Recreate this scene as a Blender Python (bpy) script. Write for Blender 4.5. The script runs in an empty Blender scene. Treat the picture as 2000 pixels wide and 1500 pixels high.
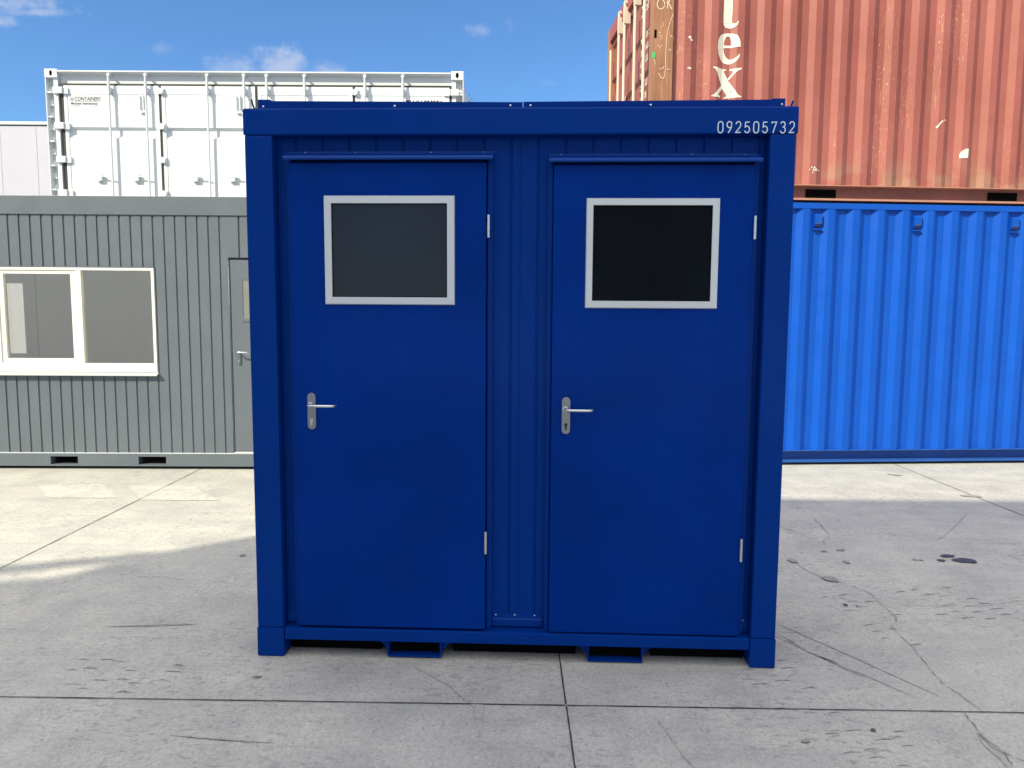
import bpy, bmesh, math, random
from mathutils import Vector, Matrix
random.seed(7)
K = 1.118                     # metres per drawing unit
R = math.radians
scn = bpy.context.scene
col = scn.collection

# ------------------------------------------------------------------ camera
cam_d = bpy.data.cameras.new("camera")
cam = bpy.data.objects.new("camera", cam_d)
col.objects.link(cam)
cam_d.sensor_width = 36.0
cam_d.lens = 36.0 * 1450 / 2000
cam_d.clip_start = 0.05
cam_d.clip_end = 2000
CR = ((0.99998, 0.0063544, 0.0), (0.00061342, -0.096533, 0.99533), (0.0063247, -0.99531, -0.096535))
m3 = Matrix(((CR[0][0], -CR[0][1], -CR[0][2]), (CR[1][0], -CR[1][1], -CR[1][2]), (CR[2][0], -CR[2][1], -CR[2][2])))
cam.matrix_world = Matrix.Translation((0, 0, 1.512 * K)) @ m3.to_4x4()
scn.camera = cam

# ------------------------------------------------------------------ sun, sky, exposure
SUN = Vector((-1.15, -1.0, 1.2)).normalized()        # towards the sun
sun_d = bpy.data.lights.new("sun", 'SUN')
sun_d.energy = 3.8
sun_d.angle = R(0.53)
sun_d.color = (1.0, 0.925, 0.68)
sun = bpy.data.objects.new("sun", sun_d)
sun.rotation_euler = SUN.to_track_quat('Z', 'Y').to_euler()
sun.location = SUN * 60
col.objects.link(sun)

scn.view_settings.view_transform = 'Standard'
scn.view_settings.look = 'None'
scn.view_settings.exposure = 0.8
scn.view_settings.gamma = 1.0
scn.view_settings.use_curve_mapping = False
scn.cycles.max_bounces = 8
scn.cycles.diffuse_bounces = 5
scn.cycles.transparent_max_bounces = 12
scn.cycles.sample_clamp_indirect = 6

world = bpy.data.worlds.new("World")
scn.world = world
world.use_nodes = True
wt = world.node_tree
for n in list(wt.nodes):
    wt.nodes.remove(n)


class NT:
    def __init__(self, tree):
        self.t = tree
    def n(self, kind, ins=None, **kw):
        nd = self.t.nodes.new(kind)
        for k, v in kw.items():
            setattr(nd, k, v)
        for k, v in (ins or {}).items():
            self.set(nd.inputs[k], v)
        return nd
    def set(self, sock, v):
        if hasattr(v, 'is_linked') or isinstance(v, bpy.types.NodeSocket):
            self.t.links.new(v, sock)
        else:
            sock.default_value = v
    def math(self, op, a, b=0.0, c=0.0, clamp=False):
        nd = self.n('ShaderNodeMath', operation=op)
        nd.use_clamp = clamp
        self.set(nd.inputs[0], a); self.set(nd.inputs[1], b); self.set(nd.inputs[2], c)
        return nd.outputs[0]
    def mix(self, f, a, b, blend='MIX'):
        nd = self.n('ShaderNodeMix', data_type='RGBA', blend_type=blend)
        self.set(nd.inputs[0], f); self.set(nd.inputs[6], a); self.set(nd.inputs[7], b)
        return nd.outputs[2]
    def ramp(self, v, lo, hi, a=0.0, b=1.0, smooth=True):
        nd = self.n('ShaderNodeMapRange')
        if smooth:
            nd.interpolation_type = 'SMOOTHSTEP'
        self.set(nd.inputs[0], v)
        for i, x in enumerate((lo, hi, a, b)):
            self.set(nd.inputs[i + 1], x)
        return nd.outputs[0]
    def noise(self, vec, scale, detail=4, rough=0.55, dist=0.0, out=0):
        nd = self.n('ShaderNodeTexNoise')
        self.t.links.new(vec, nd.inputs['Vector'])
        nd.inputs['Scale'].default_value = scale
        nd.inputs['Detail'].default_value = detail
        nd.inputs['Roughness'].default_value = rough
        nd.inputs['Distortion'].default_value = dist
        return nd.outputs[out]
    def mapping(self, vec, scale=(1, 1, 1), rot=(0, 0, 0), loc=(0, 0, 0)):
        nd = self.n('ShaderNodeMapping')
        self.t.links.new(vec, nd.inputs[0])
        nd.inputs['Scale'].default_value = scale
        nd.inputs['Rotation'].default_value = rot
        nd.inputs['Location'].default_value = loc
        return nd.outputs[0]


W = NT(wt)
sky = W.n('ShaderNodeTexSky', sky_type='NISHITA')
sky.sun_disc = False
sky.sun_elevation = math.asin(SUN.z)
sky.sun_rotation = math.atan2(SUN.x, SUN.y)
sky.air_density = 1.0
sky.dust_density = 0.4
sky.ozone_density = 1.6
tc = W.n('ShaderNodeTexCoord').outputs['Generated']
sp = W.n('ShaderNodeSeparateXYZ', {0: tc})
yy = W.math('MAXIMUM', sp.outputs[1], 0.05)
cu = W.math('DIVIDE', sp.outputs[0], yy)
cv = W.math('DIVIDE', sp.outputs[2], yy)
cvec = W.n('ShaderNodeCombineXYZ', {0: cu, 1: cv}).outputs[0]
wob = W.noise(cvec, 22, 6, 0.62)
wob2 = W.noise(W.mapping(cvec, (1, 2.2, 1), loc=(3, 1, 0)), 9, 7, 0.6)
mask = None
# small fair-weather clouds: centre (u, v), half sizes, strength
for (u, v, a, b, s) in [(-0.66, 0.392, 0.075, 0.016, 0.8), (-0.62, 0.381, 0.05, 0.007, 0.7), (-0.67, 0.369, 0.04, 0.010, 0.8),
                        (-0.355, 0.318, 0.05, 0.020, 0.55), (-0.31, 0.312, 0.075, 0.030, 1.0), (-0.245, 0.306, 0.05, 0.020, 0.9),
                        (-0.042, 0.362, 0.020, 0.010, 0.42), (-0.006, 0.374, 0.012, 0.014, 0.3), (-0.456, 0.337, 0.02, 0.009, 0.25),
                        (0.051, 0.296, 0.025, 0.008, 0.22), (0.9, 0.5, 0.3, 0.06, 0.7), (-1.3, 0.3, 0.3, 0.05, 0.8)]:
    du = W.math('DIVIDE', W.math('SUBTRACT', cu, u), a)
    dv = W.math('DIVIDE', W.math('SUBTRACT', cv, v), b)
    d = W.math('SQRT', W.math('ADD', W.math('MULTIPLY', du, du), W.math('MULTIPLY', dv, dv)))
    e = W.math('ADD', d, W.math('MULTIPLY', W.math('SUBTRACT', wob, 0.5), -3.2))
    e = W.math('ADD', e, W.math('MULTIPLY', W.math('SUBTRACT', wob2, 0.5), -1.2))
    f = W.math('MULTIPLY', W.ramp(e, 1.0, -0.1), s)
    mask = f if mask is None else W.math('MAXIMUM', mask, f)
front = W.ramp(sp.outputs[1], 0.02, 0.2)
mask = W.math('MULTIPLY', mask, front)
skyc = W.mix(1.0, sky.outputs[0], (0.50, 0.77, 1.05, 1), 'MULTIPLY')
cloudc = W.mix(wob2, (3.2, 3.5, 4.4, 1), (4.6, 4.8, 5.4, 1))
bgc = W.mix(W.math('MULTIPLY', mask, 0.62), skyc, cloudc)
# unseen bright cloud added overhead and behind the photographer to fill the shade
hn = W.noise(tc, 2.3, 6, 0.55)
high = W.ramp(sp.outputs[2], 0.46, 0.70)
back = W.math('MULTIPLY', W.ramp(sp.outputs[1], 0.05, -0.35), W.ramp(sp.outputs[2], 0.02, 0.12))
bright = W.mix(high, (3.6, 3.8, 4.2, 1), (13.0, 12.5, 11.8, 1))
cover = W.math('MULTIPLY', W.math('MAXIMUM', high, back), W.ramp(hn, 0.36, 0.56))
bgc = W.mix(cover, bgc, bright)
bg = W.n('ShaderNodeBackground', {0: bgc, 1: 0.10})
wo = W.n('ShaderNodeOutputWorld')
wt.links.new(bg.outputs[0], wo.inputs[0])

# ------------------------------------------------------------------ helpers
class MB:
    def __init__(self):
        self.v = []; self.f = []; self.m = []
    def add(self, vs, fs, mi=0):
        o = len(self.v)
        self.v += [tuple(p) for p in vs]
        self.f += [tuple(i + o for i in f) for f in fs]
        self.m += [mi] * len(fs)
        return self
    def box(self, x0, x1, y0, y1, z0, z1, mi=0):
        vs = [(x, y, z) for z in (z0, z1) for y in (y0, y1) for x in (x0, x1)]
        return self.add(vs, [(0, 2, 3, 1), (4, 5, 7, 6), (0, 1, 5, 4), (2, 6, 7, 3), (0, 4, 6, 2), (1, 3, 7, 5)], mi)
    def quad(self, a, b, c, d, mi=0):
        return self.add([a, b, c, d], [(0, 1, 2, 3)], mi)
    def prism(self, pts, fn, a, b, mi=0):
        """closed outline pts (p,q) extruded from a to b; fn(p,q,t)->xyz"""
        n = len(pts)
        vs = [fn(p, q, a) for p, q in pts] + [fn(p, q, b) for p, q in pts]
        fs = [tuple(range(n))[::-1], tuple(range(n, 2 * n))] + [(i, (i + 1) % n, n + (i + 1) % n, n + i) for i in range(n)]
        return self.add(vs, fs, mi)
    def tube(self, path, r, n=10, mi=0, caps=True):
        P = [Vector(p) for p in path]
        rings = []
        up = None
        for i, p in enumerate(P):
            d = (P[min(i + 1, len(P) - 1)] - P[max(i - 1, 0)]).normalized()
            if up is None:
                up = Vector((0, 0, 1)) if abs(d.z) < 0.9 else Vector((1, 0, 0))
            s = d.cross(up).normalized(); up = s.cross(d).normalized()
            rr = r[i] if isinstance(r, (list, tuple)) else r
            rings.append([p + (s * math.cos(2 * math.pi * k / n) + up * math.sin(2 * math.pi * k / n)) * rr for k in range(n)])
        vs = [q for ring in rings for q in ring]
        fs = []
        for i in range(len(P) - 1):
            for k in range(n):
                fs.append((i * n + k, i * n + (k + 1) % n, (i + 1) * n + (k + 1) % n, (i + 1) * n + k))
        if caps:
            fs += [tuple(range(n))[::-1], tuple(range((len(P) - 1) * n, len(P) * n))]
        return self.add(vs, fs, mi)
    def ribbon(self, pts, w, fn, closed=False, mi=0):
        """mitred flat stroke; fn(p,q)->xyz"""
        P = [Vector((p[0], p[1])) for p in pts]
        n = len(P); L = []; Rr = []
        for i in range(n):
            if closed:
                a, b = P[(i - 1) % n], P[(i + 1) % n]
            else:
                a, b = P[max(i - 1, 0)], P[min(i + 1, n - 1)]
            d1 = (P[i] - a).normalized() if (P[i] - a).length > 1e-9 else (b - P[i]).normalized()
            d2 = (b - P[i]).normalized() if (b - P[i]).length > 1e-9 else d1
            t = (d1 + d2).normalized()
            nn = Vector((-t.y, t.x))
            c = max(0.45, nn.dot(Vector((-d1.y, d1.x))))
            ww = w[i] if isinstance(w, (list, tuple)) else w
            L.append(P[i] + nn * (ww / 2 / c)); Rr.append(P[i] - nn * (ww / 2 / c))
        vs = [fn(p.x, p.y) for p in L] + [fn(p.x, p.y) for p in Rr]
        fs = [(i, (i + 1) % n, n + (i + 1) % n, n + i) for i in range(n if closed else n - 1)]
        return self.add(vs, fs, mi)
    def build(self, name, mats, parent=None, smooth=False, bevel=0.0):
        me = bpy.data.meshes.new(name)
        me.from_pydata([(x * K, y * K, z * K) for x, y, z in self.v], [], self.f)
        if not isinstance(mats, (list, tuple)):
            mats = [mats]
        for m in mats:
            me.materials.append(m)
        for p, mi in zip(me.polygons, self.m):
            p.material_index = mi
        bm = bmesh.new(); bm.from_mesh(me)
        bmesh.ops.recalc_face_normals(bm, faces=bm.faces)
        bm.to_mesh(me); bm.free()
        if smooth:
            for p in me.polygons:
                p.use_smooth = True
        o = bpy.data.objects.new(name, me)
        col.objects.link(o)
        if smooth:
            md = o.modifiers.new('edges', 'EDGE_SPLIT'); md.split_angle = R(40)
        if bevel:
            b = o.modifiers.new('bevel', 'BEVEL')
            b.width = bevel * K; b.segments = 2; b.limit_method = 'ANGLE'; b.angle_limit = R(40)
            b.harden_normals = False
        if parent is not None:
            o.parent = parent
        return o


def build_parts(mb, name, mats, parent, **kw):
    """one object per loose piece"""
    par = list(range(len(mb.v)))
    def find(i):
        while par[i] != i:
            par[i] = par[par[i]]; i = par[i]
        return i
    for f in mb.f:
        for i in f[1:]:
            par[find(i)] = find(f[0])
    groups = {}
    for f, mi in zip(mb.f, mb.m):
        groups.setdefault(find(f[0]), []).append((f, mi))
    for fs in groups.values():
        ids = sorted({i for f, _ in fs for i in f}); mp = {i: k for k, i in enumerate(ids)}
        q = MB(); q.v = [mb.v[i] for i in ids]; q.f = [tuple(mp[i] for i in f) for f, _ in fs]; q.m = [mi for _, mi in fs]
        q.build(name, mats, parent, **kw)


def thing(name, label, cat, loc=(0, 0, 0), rz=0.0, group=None):
    o = bpy.data.objects.new(name, None)
    o.empty_display_size = 0.2
    o.location = (loc[0] * K, loc[1] * K, loc[2] * K)
    o.rotation_euler = (0, 0, rz)
    col.objects.link(o)
    o['label'] = label; o['category'] = cat
    if group:
        o['group'] = group
    return o


def copy_tree(o, parent=None):
    c = o.copy(); col.objects.link(c)
    if parent is not None:
        c.parent = parent
    for ch in list(o.children):
        copy_tree(ch, c)
    return c


def text_faces(mb, s, size, fn, sx=1.0, shear=0.0, mi=0, align='LEFT'):
    cu_ = bpy.data.curves.new('t', 'FONT'); cu_.body = s; cu_.size = 1.0; cu_.align_x = align
    cu_.offset = 0.012; cu_.resolution_u = 3; cu_.shear = shear
    ob = bpy.data.objects.new('t', cu_); col.objects.link(ob)
    dg = bpy.context.evaluated_depsgraph_get(); dg.update()
    me = bpy.data.meshes.new_from_object(ob.evaluated_get(dg))
    mb.add([fn(v.co.x * size * sx, v.co.y * size) for v in me.vertices], [tuple(p.vertices) for p in me.polygons], mi)
    bpy.data.objects.remove(ob); bpy.data.curves.remove(cu_); bpy.data.meshes.remove(me)


def corr(x0, x1, z0, z1, pitch, phase, depth, mb=None, fn=None, up=0.056 / 0.2525, flat=0.066 / 0.2525, mi=0):
    """trapezoidal sheet: phase = where an inner (back) flat begins"""
    fn = fn or (lambda x, y, z: (x, y, z))
    mb = mb or MB()
    pts = []
    k = math.floor((x0 - phase) / pitch) - 1
    br = [(0, depth), (flat, depth), (flat + up, 0), (2 * flat + up, 0), (1.0, depth)]
    xs = []
    while phase + k * pitch < x1 + pitch:
        for t, d in br[:-1]:
            xs.append((phase + (k + t) * pitch, d))
        k += 1
    def yat(x):
        for (a, da), (b, db) in zip(xs, xs[1:]):
            if a <= x <= b:
                return da + (db - da) * (x - a) / max(b - a, 1e-9)
        return depth
    pts = [(x0, yat(x0))] + [p for p in xs if x0 < p[0] < x1] + [(x1, yat(x1))]
    vs = []
    for x, y in pts:
        vs += [fn(x, y, z0), fn(x, y, z1)]
    mb.add(vs, [(2 * i, 2 * i + 2, 2 * i + 3, 2 * i + 1) for i in range(len(pts) - 1)], mi)
    return mb, yat, [p[0] for p in pts]


def groove(x0, x1, z0, z1, pitch, phase, gw, gd, y=0.0, mb=None, fn=None, mi=0, sl=0.004):
    """flat cladding boards with narrow vertical grooves"""
    fn = fn or (lambda x, y, z: (x, y, z))
    mb = mb or MB()
    pts = [(x0, y)]
    k = math.ceil((x0 - phase) / pitch - 1)
    while True:
        a = phase + k * pitch
        if a + gw >= x1:
            break
        if a > x0:
            pts += [(a, y), (a + 0.0012, y + gd), (a + gw - sl, y + gd), (a + gw, y)]
        k += 1
    pts.append((x1, y))
    vs = []
    for px, py in pts:
        vs += [fn(px, py, z0), fn(px, py, z1)]
    mb.add(vs, [(2 * i, 2 * i + 2, 2 * i + 3, 2 * i + 1) for i in range(len(pts) - 1)], mi)
    # end caps top and bottom so that grooves are not open slits
    return mb


# ------------------------------------------------------------------ materials
def newmat(name):
    m = bpy.data.materials.new(name); m.use_nodes = True
    t = m.node_tree
    for n in list(t.nodes):
        t.nodes.remove(n)
    N = NT(t)
    bs = N.n('ShaderNodeBsdfPrincipled'); out = N.n('ShaderNodeOutputMaterial')
    t.links.new(bs.outputs[0], out.inputs[0])
    return m, N, bs, N.n('ShaderNodeTexCoord').outputs['Object']


def paint(name, c, rough=0.45, var=0.06, bump=0.02, bscale=9, spec=0.5, dirt=0.0, dirtc=(0.2, 0.16, 0.12, 1), metallic=0.0, coat=0.0):
    m, N, bs, oc = newmat(name)
    c4 = (*c, 1)
    n1 = N.noise(oc, 1.7, 5)
    dark = tuple(x * (1 - var) for x in c) + (1,)
    lite = tuple(min(1, x * (1 + var)) for x in c) + (1,)
    cc = N.mix(N.ramp(n1, 0.3, 0.7), dark, lite)
    if dirt:
        st = N.noise(N.mapping(oc, (6, 6, 0.7)), 2.5, 6, 0.6)
        cc = N.mix(N.math('MULTIPLY', N.ramp(st, 0.5, 0.8), dirt), cc, dirtc)
    N.set(bs.inputs['Base Color'], cc)
    N.set(bs.inputs['Roughness'], N.ramp(N.noise(oc, 6, 3), 0.3, 0.7, rough * 0.9, rough * 1.12))
    bs.inputs['Specular IOR Level'].default_value = spec
    bs.inputs['Metallic'].default_value = metallic
    bs.inputs['Coat Weight'].default_value = coat
    bs.inputs['Coat Roughness'].default_value = 0.12
    if bump:
        b = N.n('ShaderNodeBump', {'Strength': bump, 'Distance': 0.02, 'Height': N.noise(oc, bscale, 2)})
        N.t.links.new(b.outputs[0], bs.inputs['Normal'])
    return m


M = {}
M['unit'] = paint('unit_blue_paint', (0.0001, 0.0310, 0.220), 0.36, 0.05, 0.10, 2.2, spec=0.035, coat=0.06)
M['unit_trim'] = paint('unit_blue_trim_gloss', (0.0002, 0.0400, 0.260), 0.30, 0.04, 0.04, 3.0, spec=0.22)  # cabin blue made lighter and glossier so folded edges show sky highlights
M['unit_door'] = paint('unit_door_blue_paint', (0.0001, 0.0265, 0.215), 0.34, 0.12, 0.14, 1.3, spec=0.02, coat=0.04)
M['silver'] = paint('silver_frame', (0.56, 0.59, 0.62), 0.4, 0.03, 0.0)
M['zinc'] = paint('zinc_steel', (0.62, 0.64, 0.66), 0.28, 0.05, 0.0, metallic=0.9)
M['steel'] = paint('brushed_steel', (0.25, 0.26, 0.29), 0.34, 0.05, 0.0, metallic=0.85)
M['screw'] = paint('screw_heads', (0.8, 0.82, 0.85), 0.3, 0.02, 0.0, metallic=0.6)
M['pane_dark'] = paint('reflection_toned_pane', (0.019, 0.020, 0.030), 0.12, 0.1, 0.01, 3, spec=0.20)  # left door pane: a reflection's lightness is put into the base colour
M['pane_black'] = paint('black_pane', (0.004, 0.005, 0.009), 0.12, 0.2, 0.01, 3, spec=0.05)
M['rubber'] = paint('black_rubber', (0.015, 0.017, 0.018), 0.6)
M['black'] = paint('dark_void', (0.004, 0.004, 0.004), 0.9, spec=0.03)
M['digit'] = paint('number_paint', (0.62, 0.70, 0.82), 0.5, 0.02, 0)
M['sky_blue'] = paint('container_blue_paint', (0.002, 0.072, 0.43), 0.42, 0.05, 0.10, 5, spec=0.22, dirt=0.05, dirtc=(0.05, 0.16, 0.5, 1))
M['blue_rail'] = paint('shade_greyed_blue_rail_paint', (0.02, 0.085, 0.34), 0.5, 0.1, 0.05, 5, spec=0.25, dirt=0.4, dirtc=(0.07, 0.10, 0.2, 1))  # the rail's shade is mixed into its colour as a greyer blue
M['white'] = paint('white_container_paint', (0.64, 0.68, 0.71), 0.45, 0.02, 0.06, 6, dirt=0.06, dirtc=(0.56, 0.58, 0.58, 1))
M['grey'] = paint('grey_cabin_paint', (0.112, 0.134, 0.160), 0.42, 0.05, 0.06, 4, dirt=0.06, dirtc=(0.17, 0.18, 0.19, 1))
M['pvc'] = paint('white_window_plastic', (0.78, 0.77, 0.70), 0.4, 0.01, 0)
M['sill'] = paint('window_sill_metal', (0.55, 0.56, 0.55), 0.4, 0.02, 0)
M['inside'] = paint('interior_board', (0.88, 0.83, 0.72), 0.8, 0.03, 0)
M['ceiling'] = paint('interior_ceiling', (0.75, 0.74, 0.50), 0.8, 0.02, 0)
M['print'] = paint('black_lettering', (0.05, 0.035, 0.045), 0.6, 0.05, 0)
M['hall'] = paint('hall_cladding', (0.72, 0.73, 0.76), 0.5, 0.02, 0.02)
M['hall_far'] = paint('far_hall_cladding', (0.43, 0.43, 0.51), 0.5, 0.02, 0.02, dirt=0.1, dirtc=(0.45, 0.45, 0.48, 1))
M['trim'] = paint('dark_trim', (0.06, 0.07, 0.07), 0.5)
M['cream'] = paint('cream_bar_paint', (0.60, 0.52, 0.42), 0.5, 0.06, 0, dirt=0.2, dirtc=(0.3, 0.2, 0.14, 1))
M['chalk'] = paint('chalk_marks', (0.72, 0.55, 0.42), 0.8, 0.1, 0)
M['letter'] = paint('cream_lettering', (0.76, 0.72, 0.62), 0.55, 0.03, 0)
def worn_letter():
    m, N, bs, oc = newmat('worn_cream_lettering')
    n_ = N.noise(oc, 55, 5, 0.7)
    edge = N.ramp(N.noise(oc, 5, 4), 0.46, 0.62)
    f = N.math('MULTIPLY', N.ramp(n_, 0.555, 0.60), edge)
    c = N.mix(N.noise(oc, 4, 4), (0.66, 0.60, 0.50, 1), (0.78, 0.74, 0.64, 1))
    N.set(bs.inputs['Base Color'], N.mix(f, c, (0.27, 0.09, 0.06, 1)))
    bs.inputs['Roughness'].default_value = 0.6
    return m


M['letter'] = worn_letter()
M['green'] = paint('green_mark', (0.05, 0.45, 0.15), 0.6)
M['bark'] = paint('bark', (0.09, 0.06, 0.04), 0.9, 0.3, 0.4, 20)


M['door_pane'] = paint('cabin_door_pane', (0.20, 0.20, 0.195), 0.15, 0.1, 0)


def glass_mat():
    m = bpy.data.materials.new('window_glass'); m.use_nodes = True
    t = m.node_tree
    for n in list(t.nodes):
        t.nodes.remove(n)
    N = NT(t)
    tr = N.n('ShaderNodeBsdfTransparent', {0: (0.95, 0.96, 0.91, 1)})
    gl = N.n('ShaderNodeBsdfGlossy', {'Color': (1, 0.94, 0.80, 1), 'Roughness': 0.02})
    fr = N.n('ShaderNodeFresnel', {'IOR': 1.5})
    mx = N.n('ShaderNodeMixShader', {0: N.math('ADD', fr.outputs[0], 0.30, clamp=True)})
    t.links.new(tr.outputs[0], mx.inputs[1]); t.links.new(gl.outputs[0], mx.inputs[2])
    o = N.n('ShaderNodeOutputMaterial'); t.links.new(mx.outputs[0], o.inputs[0])
    return m


M['glass'] = glass_mat()


def red_mat():
    m, N, bs, oc = newmat('weathered_red_paint')
    big = N.noise(oc, 0.9, 5)
    c = N.mix(N.ramp(big, 0.3, 0.7), (0.255, 0.066, 0.052, 1), (0.325, 0.095, 0.079, 1))
    # brownish grime low down and in long vertical streaks
    st = N.noise(N.mapping(oc, (5, 5, 0.35)), 2.0, 7, 0.6)
    c = N.mix(N.math('MULTIPLY', N.ramp(st, 0.48, 0.75), 0.45), c, (0.26, 0.105, 0.062, 1))
    z = N.n('ShaderNodeSeparateXYZ', {0: oc}).outputs[2]
    low = N.math('MULTIPLY', N.ramp(z, 0.52 * K, 0.16 * K), N.ramp(N.noise(oc, 3.1, 4), 0.42, 0.6))
    c = N.mix(N.math('MULTIPLY', low, 0.55), c, (0.34, 0.22, 0.14, 1))
    # scuffs: pale flecks where paint is rubbed off
    fl = N.noise(N.mapping(oc, (30, 30, 11)), 3.0, 3, 0.7)
    area = N.noise(N.mapping(oc, (1.6, 1.6, 0.55), loc=(4, 2, 1)), 1.3, 4, 0.6)
    flm = N.math('MULTIPLY', N.ramp(fl, 0.63, 0.69), N.ramp(area, 0.53, 0.63))
    c = N.mix(N.math('MULTIPLY', flm, 0.9), c, (0.75, 0.50, 0.32, 1))
    sc = N.noise(N.mapping(oc, (60, 60, 2.0), loc=(7, 0, 0)), 2.0, 2, 0.5)
    scm = N.math('MULTIPLY', N.ramp(sc, 0.68, 0.72), N.ramp(area, 0.50, 0.60))
    c = N.mix(N.math('MULTIPLY', scm, 0.7), c, (0.60, 0.33, 0.22, 1))
    N.set(bs.inputs['Base Color'], c)
    bs.inputs['Roughness'].default_value = 0.6
    b = N.n('ShaderNodeBump', {'Strength': 0.25, 'Distance': 0.03, 'Height': N.noise(oc, 3.0, 4)})
    N.t.links.new(b.outputs[0], bs.inputs['Normal'])
    return m


def rust_mat():
    m, N, bs, oc = newmat('brown_rusty_paint')
    st = N.noise(N.mapping(oc, (14, 14, 0.8)), 2.0, 7, 0.65)
    c = N.mix(N.ramp(st, 0.35, 0.65), (0.23, 0.10, 0.055, 1), (0.36, 0.17, 0.09, 1))
    c = N.mix(N.math('MULTIPLY', N.ramp(N.noise(oc, 2.2, 4), 0.5, 0.7), 0.35), c, (0.22, 0.15, 0.08, 1))
    N.set(bs.inputs['Base Color'], c)
    bs.inputs['Roughness'].default_value = 0.65
    return m


M['red'] = red_mat(); M['rust'] = rust_mat()
M['red_dark'] = paint('red_rail_shade_paint', (0.22, 0.075, 0.06), 0.6, 0.15, 0.05, dirt=0.4, dirtc=(0.12, 0.06, 0.05, 1))  # darker red copy: shadow on the rail web put into the colour
M['red_lip'] = paint('red_lip_sunlit_paint', (0.42, 0.20, 0.15), 0.6, 0.1, 0)  # lighter red copy: sunlight on the rail lips put into the colour


def concrete(name='worn_concrete', mul=1.0):
    m, N, bs, oc = newmat(name)
    big = N.noise(oc, 0.35, 5, 0.55)
    med = N.noise(N.mapping(oc, (1, 1.6, 1), rot=(0, 0, 0.3)), 2.0, 7, 0.62)
    fine = N.noise(oc, 45, 5, 0.7)
    grit = N.noise(oc, 230, 2, 0.6)
    c = N.mix(N.ramp(med, 0.32, 0.68), (0.445, 0.438, 0.41, 1), (0.565, 0.55, 0.495, 1))
    c = N.mix(N.math('MULTIPLY', N.ramp(big, 0.45, 0.7), 0.35), c, (0.40, 0.40, 0.40, 1))
    c = N.mix(N.ramp(fine, 0.35, 0.65, 0, 0.42), c, (0.27, 0.27, 0.265, 1))
    c = N.mix(N.ramp(grit, 0.35, 0.7, 0, 0.42), c, (0.22, 0.22, 0.215, 1))
    # swept sweeping streaks, roughly east-west
    sw = N.noise(N.mapping(oc, (0.8, 7, 1), rot=(0, 0, 0.12)), 1.6, 6, 0.65)
    c = N.mix(N.math('MULTIPLY', N.ramp(sw, 0.50, 0.68), 0.32), c, (0.30, 0.30, 0.30, 1))
    sw2 = N.noise(N.mapping(oc, (7, 0.9, 1), rot=(0, 0, -0.75), loc=(3, 3, 0)), 1.2, 6, 0.65)
    c = N.mix(N.math('MULTIPLY', N.ramp(sw2, 0.52, 0.68), 0.30), c, (0.29, 0.29, 0.30, 1))
    # scuffed flecks: short dark dashes left by tyres
    v = N.n('ShaderNodeTexVoronoi', {'Vector': N.mapping(oc, (5.5, 13, 1), rot=(0, 0, 0.25)), 'Scale': 1.7, 'Randomness': 1.0})
    pat = N.noise(oc, 0.9, 3, 0.5)
    dash = N.math('MULTIPLY', N.ramp(N.math('ADD', v.outputs[0], N.math('MULTIPLY', fine, 0.5)), 0.42, 0.30), N.ramp(pat, 0.44, 0.62))
    c = N.mix(N.math('MULTIPLY', dash, 0.45), c, (0.22, 0.22, 0.22, 1))
    # two rows of tyre tread blocks
    for (rx, ox, oy, w) in ((0.35, -1.62, 0.0, 0.16), (0.35, -1.98, 0.0, 0.10), (-1.25, 2.6, 3.2, 0.22)):
        tv = N.mapping(oc, (1, 1, 1), rot=(0, 0, rx), loc=(ox, oy, 0))
        s_ = N.n('ShaderNodeSeparateXYZ', {0: tv})
        line = N.ramp(N.math('ABSOLUTE', s_.outputs[0]), w, w * 0.7)
        zig = N.math('ABSOLUTE', N.math('SUBTRACT', N.math('FRACT', N.math('MULTIPLY', s_.outputs[0], 9.0)), 0.5))
        bl = N.math('FRACT', N.math('ADD', N.math('MULTIPLY', s_.outputs[1], 12.0), N.math('MULTIPLY', zig, 1.3)))
        blk = N.math('MULTIPLY', N.ramp(bl, 0.62, 0.82), N.ramp(bl, 1.0, 0.9))
        tm = N.math('MULTIPLY', N.math('MULTIPLY', line, blk), N.ramp(N.noise(oc, 3.2, 4, 0.6), 0.46, 0.66))
        c = N.mix(N.math('MULTIPLY', tm, 0.55), c, (0.22, 0.22, 0.22, 1))
    s0 = N.noise(N.mapping(oc, loc=(5, 1, 0)), 2.6, 6, 0.6, 0.4)
    c = N.mix(N.math('MULTIPLY', N.ramp(s0, 0.48, 0.66), 0.28), c, (0.25, 0.25, 0.255, 1))
    # dense dark scuffing: short broken marks in patches
    s1 = N.noise(N.mapping(oc, (1, 2.2, 1), rot=(0, 0, 0.5)), 15, 8, 0.72, 0.6)
    s2 = N.noise(oc, 1.1, 4, 0.55)
    c = N.mix(N.math('MULTIPLY', N.math('MULTIPLY', N.ramp(s1, 0.535, 0.60), N.ramp(s2, 0.38, 0.60)), 0.60), c, (0.20, 0.20, 0.20, 1))
    s3 = N.noise(N.mapping(oc, (2.4, 1, 1), rot=(0, 0, -0.35), loc=(9, 4, 0)), 38, 6, 0.75, 0.8)
    c = N.mix(N.math('MULTIPLY', N.ramp(s3, 0.56, 0.62), 0.55), c, (0.19, 0.19, 0.185, 1))
    s4 = N.noise(N.mapping(oc, loc=(2, 7, 0)), 60, 5, 0.7)
    c = N.mix(N.math('MULTIPLY', N.ramp(s4, 0.57, 0.64), 0.45), c, (0.62, 0.61, 0.57, 1))
    # pinholes
    ph = N.n('ShaderNodeTexVoronoi', {'Vector': oc, 'Scale': 26.0, 'Randomness': 1.0})
    pr = N.n('ShaderNodeSeparateColor', {0: ph.outputs[1]}).outputs[0]
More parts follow.
